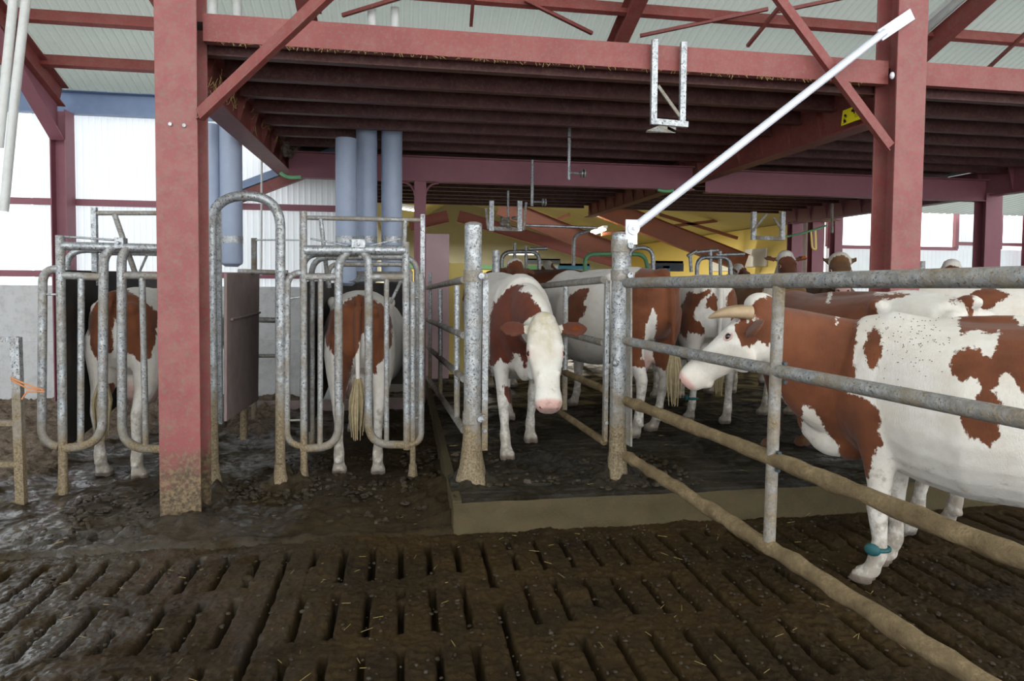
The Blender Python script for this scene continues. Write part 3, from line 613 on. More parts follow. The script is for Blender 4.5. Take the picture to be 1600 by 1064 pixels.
# upper scanning frames
for t,Yf,xs_,nm in ((tR,5.6,(472,660,400,612),0),(tL,5.6,(149,262,181,300),1)):
    a,b,c,d=xs_
    g=MB(); y0,y1=(330,345) if nm==0 else (324,331); 
    for x,yy in ((a,y0 if nm==0 else y0),(b,335)):
        if nm and x==b: continue
        P,Q=onY(x,yy,Yf),onY(x,440 if nm==0 else 425,Yf); P.x=Q.x; g=MB(); g.bar(P,Q,.035,.04,up=(0,1,0)); g.build('upper_upright','galv',t)
    T('upper_rail',t,'galvd',[onY(a,340 if nm==0 else 333,Yf),onY(b,344 if nm==0 else 333,Yf)],.018,12)
T('brace',tR,'galvc',PYs([(501,342),(511,430)],5.6),.018,10); T('brace',tR,'galvc',PYs([(633,345),(632,378)],5.6),.018,10); T('brace',tR,'galvc',PYs([(628,436),(610,474)],5.7),.014,10)
T('brace',tL,'galvc',PYs([(179,335),(211,426)],5.6),.020,10); T('brace',tL,'galvc',PYs([(230,398),(218,425)],5.7),.010,8)
# rubber side and back panels
def plate(name,t,c4,m,th=.02,ax=(1,0,0)):
    a=V(ax)*th; v=[V(p) for p in c4]+[V(p)+a for p in c4]; g=MB(); g.add(v,[(0,1,2,3),(7,6,5,4),(0,4,5,1),(1,5,6,2),(2,6,7,3),(3,7,4,0)]); return g.build(name,m,t,smooth=False)
Xl=onY(92,600,5.3).x
plate('side_panel',tL,[(Xl,5.35,.30),(Xl,6.9,.55),(Xl,6.9,1.62),(Xl,5.35,1.62)],'plat')
plate('front_panel',tL,[onY(150,428,8.35),onY(262,430,8.35),onY(262,560,8.35),onY(150,560,8.35)],'plat',ax=(0,1,0))
Xh=onY(348,600,5.3).x; pa,pb,pc,pd=onX(350,427,Xh),onX(402,427,Xh),onX(400,625,Xh),onX(350,658,Xh)
plate('side_panel',tL,[pa,pb,pc,pd],'hop'); 
for z in (1.2,): T('panel_rib',tL,'hop',[(Xh+.03,pa.y+.1,1.25),(Xh+.03,pb.y-.05,1.25)],.012,8)
Xr=onY(475,600,5.3).x
plate('side_panel',tR,[(Xr,5.45,.35),(Xr,7.0,.5),(Xr,7.0,1.55),(Xr,5.45,1.55)],'plat')
plate('front_panel',tR,[onY(503,442,8.3),onY(650,442,8.3),onY(650,600,8.3),onY(503,600,8.3)],'plat',ax=(0,1,0))
plate('shelf',tR,[onY(530,424,7.0),onY(645,424,7.0),onY(645,440,6.8),onY(530,440,6.8)],'galvd',ax=(0,.2,0))
Xs=onY(655,600,5.6).x
for y0,y1 in ((5.6,7.3),): plate('side_panel',tR,[(Xs,5.75,.35),(Xs,7.2,.45),(Xs,7.2,1.2),(Xs,5.75,1.2)],'plat')
# big inverted U hoop
hb=onZ(438,763,0).y
t=empty('hoop_rail',onY(385,770,hb),'big inverted U galvanised pipe hoop right of the foreground column','hoop')
T('hoop',t,'galvp',rnd([onY(334,785,hb),onY(329,306,hb),onY(438,306,hb),onY(438,768,hb)],.26,10),.036,18)
g=MB(); a,b=onY(344,330,hb+.06),onY(344,662,hb+.06); a.x=b.x; g.bar(a,b,.035,.04,up=(0,1,0)); g.build('angle_post','galv',t)
for px in (334,438): foot(t,onZ(px,768,0),.085,.04,.22)
for (t,px,py) in ((tR,475,758),(tR,645,754),(tL,99,768)): foot(t,onZ(px,py,0),.055,.03,.16)
# rails between the two crushes
for (a,b,Y,r,m,l) in (((372,424),(450,426),6.2,.022,'rail','weathered brown rail between the crushes, upper'),((360,498),(446,501),6.6,.026,'rail','weathered rail between the crushes at mid height'),((398,556),(446,556),7.2,.02,'galvd','thin dark rail between the crushes, lowest')):
    tag(T('cross_rail',None,m,PYs([a,b],Y),r,12),l,'rail')
for px in (397,): tag(T('pen_post',None,'galvd',PYs([(px,372),(px,660)],7.4),.03,12),'thin grey post behind the brown board between the crushes','post')
tag(T('pen_post',None,'galvp',PYs([(381,640),(381,686)],6.6),.035,12),'short stub post on the floor between the crushes','post')
g=MB(); a=onY(372,628,8.0); b=onY(650,628,8.0); g.box((a.x,8.0,.02),(b.x,8.05,a.z)); tag(g.build('kick_board','hop'),'low brown board along the floor behind the crushes','board')
# ---- blue grey counterweight pipes
PV=[(541,217,442,15.5,6.9,None,'front left of the trio of blue grey vertical pipes behind the middle crush'),(573,200,440,15.5,7.2,587,'middle of the trio of blue grey vertical pipes behind the middle crush'),(612,202,438,15.5,7.2,610,'right of the trio of blue grey vertical pipes behind the middle crush'),
(332,195,410,12,6.9,None,'slimmer blue grey pipe just right of the foreground column'),(362,195,412,15.5,6.9,357,'blue grey pipe seen through the big hoop')]
for px,t0,t1,hw,Y,top,l in PV:
    a,b=onY(px,t0,Y),onY(px,t1,Y); a.x=b.x; r=hw/F*Y/.985; t=empty('vertical_pipe',b,l,'pipe')
    g=MB(); g.tube([a,b+V((0,0,.02)),b,b-V((0,0,.03))],[r,r,r*.95,r*.55],24); g.build('outer_tube','pvc',t)
    g=MB(); g.tube([(a.x,a.y,onY(px,374,Y).z-.04),(a.x,a.y,onY(px,374,Y).z+.03)],r*1.02,24,cap=False); g.build('band','galv',t)
    if top: T('inner_pipe',t,'pipew',[a-V((0,0,.1)),V((a.x,a.y,3.19 if top!=587 and top!=610 else 3.19))],.045,14)
for a,b,l in (((581,68),(583,-10),'left of the two white pipes rising to the roof above the front beam'),((617,70),(619,-10),'right of the two white pipes rising to the roof above the front beam'),((333,12),(334,-12),'left white pipe beside the column top'),((371,14),(372,-12),'right white pipe beside the column top')):
    p=onY(*a,7.2); q=V((p.x,p.y,roofz(p.y)-.02)); p.z=3.27; tag(T('white_pipe',None,'pipew',[p,q],.045,14),l,'pipe')
for a,b,c,l in (((22,-10),(4,170),(-2,230),'left of two bowed white hoses hanging at the upper left corner'),((42,-10),(24,140),(6,330),'right of two bowed white hoses hanging at the upper left corner')):
    tag(T('white_hose',None,'pipew',rnd(PYs([a,b,c],6.4),.5),.036,12),l,'hose')
# ---- hanging bracket on the front beam
Yh=YC+.04; t=empty('hanging_bracket',onY(1046,196,Yh),'galvanised U-shaped bracket hanging from the front beam','bracket')
for a,b in ((1023,62),(1068,66)):
    p,q=onY(a,b,Yh),onY(a+1,195,Yh); q.x=p.x; g=MB(); g.channel(p,q,.03,.042,.004,up=(1,0,0)); g.build('upright','galv',t)
g=MB(); g.bar(onY(1022,190,Yh),onY(1074,195,Yh),.035,.04); g.build('cross_bar','galv',t)
g=MB(); g.bar(onY(1028,134,Yh),onY(1064,184,Yh),.012,.022); g.build('brace','galvd',t)
g=MB(); a=onY(1010,204,Yh-.08); g.add([a,onY(1030,196,Yh),onY(1056,198,Yh),onY(1056,208,Yh),onY(1009,207,Yh-.06)],[(0,1,2,3,4),(4,3,2,1,0)]); g.build('bottom_plate','galvd',t)
# hanging rods
def hrod(a,b,Y,arm,l,disc=True):
    p,q=onY(*a,Y),onY(*b,Y); q.x=p.x; t=empty('hanging_rod',q,l,'rod'); T('rod',t,'galv',[p,q],.018,10)
    c=onY(*arm,Y); c.z=q.z+.03 if False else c.z; T('arm',t,'galv',[V((q.x,q.y,c.z)),c],.010,8)
    if disc: 
        g=MB(); g.cyl(c,.045,.012,(1,0,0)); g.cyl(c-V((.03,0,0)),.045,.01,(1,0,0)); g.build('spool','galv',t)
hrod((890,180),(890,281),6.8,(913,271),'longer hanging galvanised rod with small spool, centre right')
hrod((832,250),(832,322),7.9,(852,316),'shorter hanging galvanised rod with spool over the race')
def ubr(x0,x1,y0,y1,Y,l,extra):
    t=empty('overhead_bracket',onY((x0+x1)/2,y1,Y),l,'bracket')
    for x in (x0,x1):
        g=MB(); p,q=onY(x,y0,Y),onY(x,y1,Y); q.x=p.x; g.channel(p,q,.05,.06,.006,up=(1,0,0)); g.build('upright','galv',t)
    g=MB(); g.bar(onY(x0,y1-4,Y),onY(x1,y1-2,Y),.05,.05); g.build('cross_bar','galvd',t)
    for a,b in extra:
        g=MB(); g.bar(onY(*a,Y-.03),onY(*b,Y-.03),.012,.03); g.build('brace','galvd',t)
    return t
t=ubr(768,812,314,361,8.6,'hanging frame with valve gear over the race entrance',[((759,325),(763,358)),((822,316),(818,360))])
g=MB()
for k in range(9): 
    q=onY(random.uniform(782,805),random.uniform(340,358),8.6); g.ell(q,(random.uniform(.02,.05),.04,random.uniform(.02,.04)),8,6)
g.tube(PYs([(783,345),(800,356)],8.6),.012,8); g.build('valve_gear','galvd',t)
T('rod',t,'galv',PYs([(794,298),(794,352)],8.6),.014,8)
tag(T('air_line',None,'galv',PYs([(822,352),(934,356)],8.6),.018,10),'thin horizontal pipe running right from the valve frame','pipe')
tag(T('drop_pipe',None,'galv',rnd(PYs([(896,415),(897,368),(922,360)],11),.1),.03,10),'thin grey pipe bent at the top behind the strut post','pipe')
ubr(1178,1223,331,375,8.4,'hanging frame under the right half of the mezzanine',[((1198,334),(1175,362)),((1209,340),(1222,360))])
tag(T('thin_rod',None,'galvd',PYs([(1300,318),(1300,364)],9.5),.02,8),'single thin rod hanging under the mezzanine before the bright opening','rod')
# yellow hose loop
tag(T('yellow_hose',None,'yellowp',rnd(PYs([(1267,360),(1269,388),(1275,391),(1274,360)],13.6),.1),.02,8),'yellow hose loop hanging before the white cladding, right','hose')
g=MB(); g.tube(rnd(PYs([(1210,373),(1260,364),(1292,352)],11.5),.5),.02,8); tag(g.build('green_hose','green'),'thin green hose under the mezzanine end girder','hose')
tag(T('green_strap',None,'green',rnd(PYs([(438,270),(448,278),(470,277)],7.3),.08),.02,8),'green strap wrapped round the left girder','strap')
tag(T('green_strap',None,'green',rnd(PYs([(1028,296),(1040,300),(1052,297)],7.6),.08),.02,8),'green strap wrapped round the right girder','strap')
# yellow sign with cow pictograms
Xq=3.66; t=empty('warning_sign',onX(1333,180,Xq),'small yellow sign with black cow pictogram hanging on the right girder','sign')
c4=[onX(1317,173,Xq),onX(1343,163,Xq),onX(1349,184,Xq),onX(1314,197,Xq)]
g=MB(); g.add(c4+[p+V((.01,0,0)) for p in c4],[(0,1,2,3),(7,6,5,4),(0,4,5,1),(1,5,6,2),(2,6,7,3),(3,7,4,0)])
m_,nt=mat('sign_yellow'); n=N(nt); n.out(lin(240,222,30),.5); M['signy']=m_; m_,nt=mat('sign_black'); n=N(nt); n.out(lin(25,25,20),.5); M['signk']=m_
g.build('plate','signy',t,smooth=False)
def sg(u,v): 
    top=c4[0]+(c4[1]-c4[0])*u; bot=c4[3]+(c4[2]-c4[3])*u; return top+(bot-top)*v-V((.004,0,0))
def poly(pts): g=MB(); g.add([sg(*p) for p in pts],[tuple(range(len(pts)))]); g.build('pictogram','signk',t,smooth=False)
poly([(.52,.20),(.60,.14),(.86,.12),(.90,.2),(.90,.45),(.86,.45),(.84,.33),(.70,.36),(.69,.52),(.65,.52),(.63,.36),(.56,.34),(.52,.28)])
for a,b in (((.12,.35),(.16,.5)),((.10,.68),(.14,.85))):
    poly([a,(a[0]+.06,a[1]-.06),(a[0]+.12,a[1]+.02),(b[0]+.12,b[1]),(b[0],b[1])])
for v in (.62,.74): poly([(.66,v),(.9,v-.02),(.9,v+.01),(.66,v+.03)])
for v in (.56,.88): poly([(.08,v),(.28,v-.02),(.28,v+.005),(.08,v+.025)])
# ---- far stall hoops
def stall(pts,Y,r,m,l,extra=()):
    t=empty('stall_hoop',onY(*pts[0],Y),l,'stall rail'); T('hoop',t,m,rnd(PYs(pts,Y),.16),r,12)
    for e in extra: T('bar',t,m,PYs(e,Y),r*.8,10)
    return t
stall([(914,470),(914,397),(1008,397),(1020,470)],10.5,.035,'green','pale green pipe hoop behind the strut post')
stall([(983,480),(983,387),(1020,387),(1021,470)],9,.03,'galv','grey arched pipe hoop just right of the strut post')
stall([(1089,470),(1089,402),(1141,402),(1141,470)],9.5,.033,'galv','grey pipe stall head with levers before the yellow wall',[((1110,390),(1111,470)),((1125,392),(1126,470)),((1074,400),(1088,392)),((1088,394),(1122,391)),((1120,398),(1163,397)),((1078,400),(1080,425))])
stall([(783,470),(784,394),(842,393),(844,470)],11,.035,'galv','grey pipe stall hoop beyond the walking cow',[((804,380),(804,470)),((822,384),(822,470)),((828,389),(855,388))])
tag(T('pen_post',None,'galvp',PYs([(775,391),(775,560)],7.3),.042,14),'short round grey post just right of the corner post, farther back','post')
tag(T('pen_post',None,'galvp',PYs([(1440,408),(1440,600)],6.4),.035,14),'slim round grey post seen beyond the right column','post')
for a,b,Y,m,l in (((822,406),(876,413),24,'dark','dark grey machine box on the far wall behind the race'),((1022,411),(1068,424),13.5,'dark','dark machine box on the far side right of the strut post'),((872,415),(922,421),15,'bluem','blue strip of machinery beyond the brown cow'),((1034,419),(1047,424),13.3,'bluem','small blue machine part by the dark box, right')):
    p,q=onY(*a,Y),onY(*b,Y); g=MB(); g.box(p,q+V((0,.3,0))); g.box(p+V((.02,-.02,.0)),V((q.x-.02,Y-.02,p.z+.05))); tag(g.build('machine_box',m),l,'machine')
# cobweb tangles / nests
t=empty('dusty_nest',onX(465,235,-1.25),'dusty pale bird nest on the left girder','nest')
g=MB(); 
for k in range(26):
    a=onX(452+random.uniform(-8,16),232+random.uniform(-10,14),-1.27); g.ell(a,(.04,.07,.035),7,5)
g.build('nest','web',t)
g=MB()
for k in range(60):
    px=random.choice((340,362,385,405,425,440)); py={340:130,362:150,385:165,405:185,425:205,440:215}[px]
    a=onX(px+random.uniform(-9,9),py+random.uniform(-14,14),-1.28); d=V((random.uniform(-.04,.04),random.uniform(-.1,.1),random.uniform(-.09,.04))); g.tube([a,a+d*.6+V((0,0,-.02)),a+d],.0016,4)
tag(g.build('hanging_straw','straw'),'wisps of straw and cobweb caught on the left girder','straw',kind='stuff')
g=MB()
for k in range(260):
    x=random.uniform(-1.2,3.5); z=random.choice((zD-.1,)); a=V((x,YC+.09,z)); d=V((random.uniform(-.02,.02),random.uniform(-.02,0),random.uniform(-.03,.01))); g.tube([a,a+d],.0012,4)
tag(g.build('hanging_straw','straw'),'fine dusty wisps hanging from the front beam','straw',kind='stuff')
# ---- muck clods and straw
def clods(name,l,boxes,n,s0,s1,m):
    g=MB()
    for _ in range(n):
        x0,x1,y0,y1,z=random.choice(boxes); c=V((random.uniform(x0,x1),random.uniform(y0,y1),z)); s=random.uniform(s0,s1)**1.0
        b=len(g.v); g.ell(c,(s*random.uniform(.7,1.5),s*random.uniform(.7,1.4),s*random.uniform(.4,.8)),8,5,Matrix.Rotation(random.uniform(0,6),3,'Z'))
        for v in g.v[b:]: v+=(v-c)*mnoise.noise(v*45)*.7
    return tag(g.build(name,m),l,'muck',kind='stuff')
clods('muck_clods','small dark clods of muck strewn round the posts and crushes',[(-1.1,.3,4.3,5.3,.015),(-1.1,.3,4.7,6.0,.02),(.0,.32,4.4,6.6,.05),(-1.25,-.6,4.8,5.3,.04),(-2.2,-1.2,4.3,5.2,.02)],900,.006,.026,'clod')
clods('muck_clods','clods of muck on the platform around the strut post',[(1.2,2.0,4.15,4.9,.215),(.4,1.2,4.3,5.2,.215)],320,.006,.026,'clod')
clods('muck_clods','lumps of wet dung spread over the slatted floor',[(-3,3,2.2,4.0,.008)],1500,.003,.010,'clod')
g=MB()
for _ in range(200):
    x,y=random.uniform(-2.8,3),random.uniform(2.3,5.5); z=.022 if not (x>XP and y>YG) else .225; a=random.uniform(0,6.3); L=random.uniform(.015,.06); d=V((math.cos(a)*L,math.sin(a)*L,random.uniform(-.002,.006))); g.tube([V((x,y,z)),V((x,y,z))+d],.0008,4)
tag(g.build('straw_bits','straw'),'loose bits of straw scattered over the dung floor','straw',kind='stuff')
g=MB(); g.ell(onZ(955,672,.27)+V((0,.5,.0)),(.01,.01,.01))
# ================================================================ COWS
def loft(mb,rings,n=22):
    vs=[]
    for c,sd,up,w,hu,hd,e in rings:
        for j in range(n):
            a=2*math.pi*j/n; ca,sa=math.cos(a),math.sin(a); x=math.copysign(abs(ca)**(2/e),ca)*w; y=math.copysign(abs(sa)**(2/e),sa)*(hu if sa>0 else hd)
            vs.append(c+sd*x+up*y)
    k=len(rings); fs=[(i*n+j,i*n+(j+1)%n,(i+1)*n+(j+1)%n,(i+1)*n+j) for i in range(k-1) for j in range(n)]
    fs+=[tuple(range(n))[::-1],tuple((k-1)*n+j for j in range(n))]
    mb.add(vs,fs)
YV,ZV=V((0,1,0)),V((0,0,1))
TORSO=[(-.93,1.24,1.02,.07,1.12,2),(-.89,1.33,.93,.16,1.15,2.3),(-.80,1.40,.84,.225,1.14,2.5),(-.64,1.43,.78,.255,1.12,2.6),(-.45,1.45,.70,.28,1.10,2.5),(-.25,1.425,.60,.325,1.02,2.3),(0,1.40,.53,.375,.96,2.2),(.22,1.39,.52,.385,.96,2.2),(.42,1.40,.55,.33,.97,2.2),(.60,1.43,.60,.26,1.0,2.1),(.74,1.40,.66,.225,1.02,2.1),(.86,1.30,.74,.17,1.02,2),(.94,1.16,.84,.08,1.0,2)]
HIND=[(1.25,-.60,.11,.20,.11),(1.08,-.62,.155,.265,.125),(.92,-.61,.165,.25,.12),(.78,-.62,.165,.19,.10),(.68,-.67,.165,.125,.075),(.58,-.74,.16,.082,.052),(.51,-.775,.155,.064,.044),(.42,-.765,.15,.048,.037),(.28,-.735,.15,.036,.033),(.17,-.72,.15,.046,.044),(.11,-.695,.15,.040,.040),(.065,-.67,.15,.055,.052),(.045,-.665,.15,.05,.05)]
FORE=[(1.12,.58,.16,.15,.08),(.92,.60,.18,.15,.085),(.77,.61,.175,.11,.075),(.64,.605,.165,.078,.058),(.52,.60,.16,.058,.048),(.44,.61,.155,.058,.052),(.36,.605,.155,.048,.043),(.24,.595,.15,.037,.034),(.16,.60,.15,.046,.044),(.105,.62,.15,.040,.040),(.065,.64,.15,.055,.052),(.045,.645,.15,.05,.05)]
HEADR=[(-.06,.065,.02,.09),(-.01,.092,.05,.15),(.06,.104,.058,.19),(.13,.112,.058,.205),(.20,.106,.052,.195),(.27,.088,.05,.165),(.34,.075,.05,.13),(.41,.070,.052,.108),(.465,.078,.058,.10),(.51,.078,.052,.09),(.54,.058,.03,.065)]
def polysdf(px,py,poly):
    P=np.array(poly,float); d=np.full(px.shape,1e9); ins=np.zeros(px.shape,bool); k=len(P)
    for i in range(k):
        ax,ay=P[i]; bx,by=P[(i+1)%k]; ex,ey=bx-ax,by-ay; wx,wy=px-ax,py-ay
        t=np.clip((wx*ex+wy*ey)/(ex*ex+ey*ey+1e-9),0,1); d=np.minimum(d,np.hypot(wx-ex*t,wy-ey*t))
        c=((ay<=py)!=(by<=py)); xi=ax+(py-ay)/(by-ay+1e-12)*(bx-ax); ins^=c&(px<xi)
    return np.where(ins,d,-d)
def make_cow(label,loc,deg,poll,face,res=.016,scale=1.0,legs=(0,0,0,0),blobs=(),polys=(),near=None,mt='cow',horns=0,tag_ear=(),earc=1.0,udder=True,tail=True,ears=(.8,.8),footz=0,footf=None,earu=-.01,eardark=.35,tinton=False,headpoly=False,eardir=(.0,-.25),headbrown=(),group=None,eyes=True,tuft=1.0,taildx=0,band=None,neck=1.0,throat=0,extra=(),headscale=1.0,tailw=0,udp=0):
    rot=Matrix.Rotation(math.radians(deg),3,'Z'); loc=V(loc); inv=rot.transposed()
    L=lambda w:(inv@(V(w)-loc))/scale
    poll=V(poll) if not isinstance(poll,tuple) or len(poll)==3 else poll; 
    if near=='w': poll,mz=L(poll),L(face); u=(mz-poll).normalized()
    else: u=V(face).normalized()
    hv=u.cross(ZV).normalized()*-1 if abs(u.z)<.98 else YV   # head left
    hw=u.cross(hv).normalized(); 
    if hw.dot(ZV)<0 and abs(u.z)<.95: hw=-hw
    if abs(u.z)>=.6 and hw.dot(V((u.x,u.y,0)))<0 and u.z<0: hw=-hw
    hs=headscale; HP=lambda a,b,c: poll+(u*a+hv*b+hw*c)*hs
    mb=MB()
    loft(mb,[(V((x,0,zm)),YV,ZV,w,zt-zm,zm-zb,e) for x,zt,zb,w,zm,e in TORSO],26)
    for s in (1,-1):
        mb.ell((-.45,s*.235,1.345),(.07,.045,.05)); mb.ell((-.86,s*.115,1.285),(.06,.055,.06)); mb.ell((.60,s*.165,1.02),(.17,.09,.30)); mb.ell((.66,s*.15,.86),(.12,.08,.14)); mb.ell((-.62,s*.19,.98),(.22,.09,.24))
        for tbl,li in ((HIND,2),(FORE,0)):
            dx=legs[li+(0 if s>0 else 1)]; r=[]
            fz=footf if (li==0 and footf is not None) else footz
            for z,x,y,rx,ry in tbl:
                k=max(0,1-z/1.0); zz=z if z>=1 else fz+z*(1-fz); r.append((V((x+dx*k,s*y,zz)),V((1,0,0)),YV,rx,ry,ry,2.1))
            loft(mb,r,16); fx=tbl[-1][1]+dx*.96
            for c in (-1,1): mb.ell((fx+.022,s*.15+c*.031,fz+.035),(.058,.028,.045),12,7); mb.ell((fx+.03,s*.15+c*.031,fz+.014),(.066,.030,.02),12,6)
            mb.ell((tbl[9][1]+dx*.84-.035,s*.15,fz+.13),(.022,.035,.022),8,5)
        # dewlap/hook ridge
    mb.ell((-.15,0,1.385),(.6,.05,.05)); mb.ell((.80,0,.74),(.13,.08,.15)); mb.ell((-.86,0,1.385),(.08,.05,.045))
    for c,rr in extra: mb.ell(c,rr)
    if udder:
        mb.ell((-.46,0,.66-.02),(.20,.15,.16)); 
        for s in (1,-1):
            for xx in (-.36,-.55): mb.ell((xx,s*.07,.485),(.016,.016,.05),8,6)
    # neck
    c0=V((.64,0,1.09)); c1=c0+V((.30,0,.10)); c3=poll-u*.01-hw*.08*hs; c2=c3-(u*V((1,1,.2))).normalized()*.10+V((0,0,.0)) if False else c3+ (c1-c3)*.35 
    R=[]; k=9
    for i in range(k):
        t=i/(k-1); p=c0*(1-t)**3+c1*3*t*(1-t)**2+c2*3*t*t*(1-t)+c3*t**3; dd=(c1-c0)*(1-t)**2+(c2-c1)*2*t*(1-t)+(c3-c2)*t*t; dd.normalize()
        sd=ZV.cross(dd).normalized(); up=dd.cross(sd); t2=t**.8
        R.append((p,sd,up,(.175-.085*t2)*neck,(.29-.20*t2)*neck,(.36-.21*t2)*neck+throat*math.sin(math.pi*min(1,t*.75+.25)),2.1))
    loft(mb,R,22)
    loft(mb,[(HP(a,0,0),hv,hw,w*hs,a2*hs,b*hs,2.25) for a,w,a2,b in HEADR],22)
    mb.ell(HP(-.035,0,.015),(.075*tuft,.075*tuft,.06*tuft))
    for s in (1,-1):
        mb.ell(HP(.145,s*.088,.024),(.042,.028,.026)); mb.ell(HP(.20,s*.088,-.03),(.05,.022,.02)); mb.ell(HP(.30,s*.058,.0),(.09,.018,.02)); mb.ell(HP(.49,s*.045,.025),(.03,.026,.026)); mb.ell(HP(.22,s*.075,-.12),(.08,.03,.08)); mb.ell(HP(.46,0,-.085),(.05,.045,.03))
        # ears
        el=ears[0 if s>0 else 1]
        if el: 
            b=HP(earu,s*.085,-.03); ed=(hv*s+u*eardir[0]+ZV*eardir[1]).normalized(); en=(u-ed*u.dot(ed)).normalized(); et=ed.cross(en)
            loft(mb,[(b+ed*(q*.23*el),en,et,w,.013,.013,2) for q,w in ((-.05,.03),(.15,.042),(.35,.066),(.6,.072),(.82,.055),(.97,.025),(1.0,.008))],14)
    if tail: loft(mb,[(V(p),V((1,0,0)) if i>1 else ZV,YV,r,r,r,2) for i,(p,r) in enumerate((((-.78,0,1.40),.03),((-.90,0,1.385),.032),((-.955,taildx*.1,1.30),.030),((-.965,taildx*.3,1.10),.026),((-.955,taildx*.6,.85),.021),((-.945,taildx,.60),.016)))],10)
    me=mb.mesh('cow'); o=bpy.data.objects.new('cow',me); COL.objects.link(o)
    r=o.modifiers.new('r','REMESH'); r.mode='VOXEL'; r.voxel_size=res; s_=o.modifiers.new('s','SMOOTH'); s_.factor=.5; s_.iterations=max(3,int(5*.016/res))
    dg=bpy.context.evaluated_depsgraph_get(); dg.update(); m2=bpy.data.meshes.new_from_object(o.evaluated_get(dg)); o.modifiers.clear(); o.data=m2; bpy.data.meshes.remove(me); m2.name='cow_body'
    nv=len(m2.vertices); co=np.empty(nv*3,np.float32); m2.vertices.foreach_get('co',co); co=co.reshape(-1,3).astype(float)
    # coat
    coat=np.full(nv,-.12)
    def blob(v,sg,c,rr,pts):
        q=(pts-np.array(c))/np.array(rr); d=(1-np.sqrt((q**2).sum(1)))*min(rr); return np.maximum(v,d) if sg>0 else np.minimum(v,-d)
    hp=co-np.array(poll); hc=np.stack([hp@np.array(u),hp@np.array(hv),hp@np.array(hw)],1)/hs
    for sg,c,rr in blobs: coat=blob(coat,sg,c,rr,co)
    if polys:
        W=(co*scale)@np.array(rot.transposed())+np.array(loc)-np.array(C0); Q=W@np.array(RM)
        px=PX-F*Q[:,0]/Q[:,2]; py=PY+F*Q[:,1]/Q[:,2]; dep=-Q[:,2]
        for sg,pl in polys:
            d=polysdf(px,py,pl)*dep/F
            coat=np.maximum(coat,d) if sg>0 else np.minimum(coat,-d)
    # head colours: white face, brown ears
    hd=(hc[:,0]>-.02)&(np.abs(hc).max(1)<.75)
    face_=np.minimum(.15,hc[:,0]+.105); ind=(np.sqrt((hc[:,1]/.16)**2+((hc[:,2]+.06)/.20)**2)<1)&(hc[:,0]>-.09)&(hc[:,0]<.6)
    coat=coat if headpoly else np.where(ind,np.minimum(coat,-face_),coat)
    for c,rr in headbrown: coat=np.where(ind|(np.abs(hc).max(1)<.3),blob(coat,1,c,rr,hc),coat)
    skin=np.zeros(nv); dark=np.zeros(nv)
    for s in (1,-1):
        b=np.array(poll+(u*earu+hv*s*.085-hw*.03)*hs); el=ears[0 if s>0 else 1]
        if not el: continue
        ed=np.array((hv*s+u*eardir[0]+ZV*eardir[1]).normalized()); q=co-b; al=q@ed; off=np.linalg.norm(q-np.outer(al,ed),axis=1)
        e_=(al>.0)&(al<.26)&(off<.075)&(np.abs(hc[:,1])>.115); coat=np.where(e_,.1*earc,coat); dark=np.where(e_,np.where(off<.035,eardark*.5,eardark),dark)
    skin=np.where(ind,np.clip((hc[:,0]-.487)/.02,0,1)*np.clip((hc[:,2]+.075)/.02,0,1),skin)
    if udder: 
        q=(co-np.array((-.46,0,.60)))/np.array((.25,.17,.17)); uu=np.clip((1-np.sqrt((q**2).sum(1)))*6,0,.8)*(co[:,2]<.72); skin=np.maximum(skin,uu); coat=np.where(uu>.2,-.1,coat)
    lowz=co[:,2]-footz; dark=np.maximum(dark,np.clip((.05-lowz)*60,0,.75)*(co[:,2]<footz+.07))
    if footz<.01 or True: coat=np.where((co[:,2]<.55)&(co[:,2]>-1),np.minimum(coat,(.62-.0)*0+(co[:,2]-.55)*.6-.01),coat) if not polys else coat
    tint=np.clip((.13-hc[:,0]+.25*np.abs(fbm(hc[:,1]*30,hc[:,0]*9,3,4)))*7,0,1)*ind*np.clip((hc[:,2]+.05)*20,0,1)*tinton*(np.abs(hc[:,1])<.115)*(coat<0); tint=np.maximum(tint,ind*np.clip(1-np.abs(hc[:,1]-.02)/.035,0,1)*np.clip((.26-hc[:,0])*9,0,1)*.8*tinton*(hc[:,2]>0))
    for k_,arr in (('tint',tint),('coat',coat),('skin',skin),('dark',dark)):
        a=m2.attributes.new(k_,'FLOAT','POINT'); a.data.foreach_set('value',arr.astype(np.float32))
    m2.materials.clear(); m2.materials.append(M[mt]); m2.polygons.foreach_set('use_smooth',[True]*len(m2.polygons)); m2.update()
    o.location=loc; o.rotation_euler=(0,0,math.radians(deg)); o.scale=(scale,)*3; WO[o.name]=V((0,0,0)); tag(o,label,'cow',group)
    ch=lambda nm,g,m: g.build(nm,m,o)
    if eyes:
        for s in (1,-1):
            # lids as a ring and the eyeball inside
            c=HP(.185,s*.093,.008); g=MB(); g.ell(c,(.021*hs,)*3,14,10); e=ch('eye',g,'eye')
            g=MB(); ax=(hv*s*.9+hw*.45+u*.1).normalized(); a1=(u-ax*u.dot(ax)).normalized(); a2=ax.cross(a1); pts=[c+ax*.010*hs+(a1*math.cos(t)*.024+a2*math.sin(t)*.015)*hs for t in [i*math.pi/8 for i in range(17)]]
            g.tube(pts,.0055*hs,6,cap=False); g.build('eyelid','lid',e)
            g=MB(); c=HP(.528,s*.042,.014); g.ell(c,(.009*hs,.017*hs,.013*hs),10,6); ch('nostril',g,'nostril')
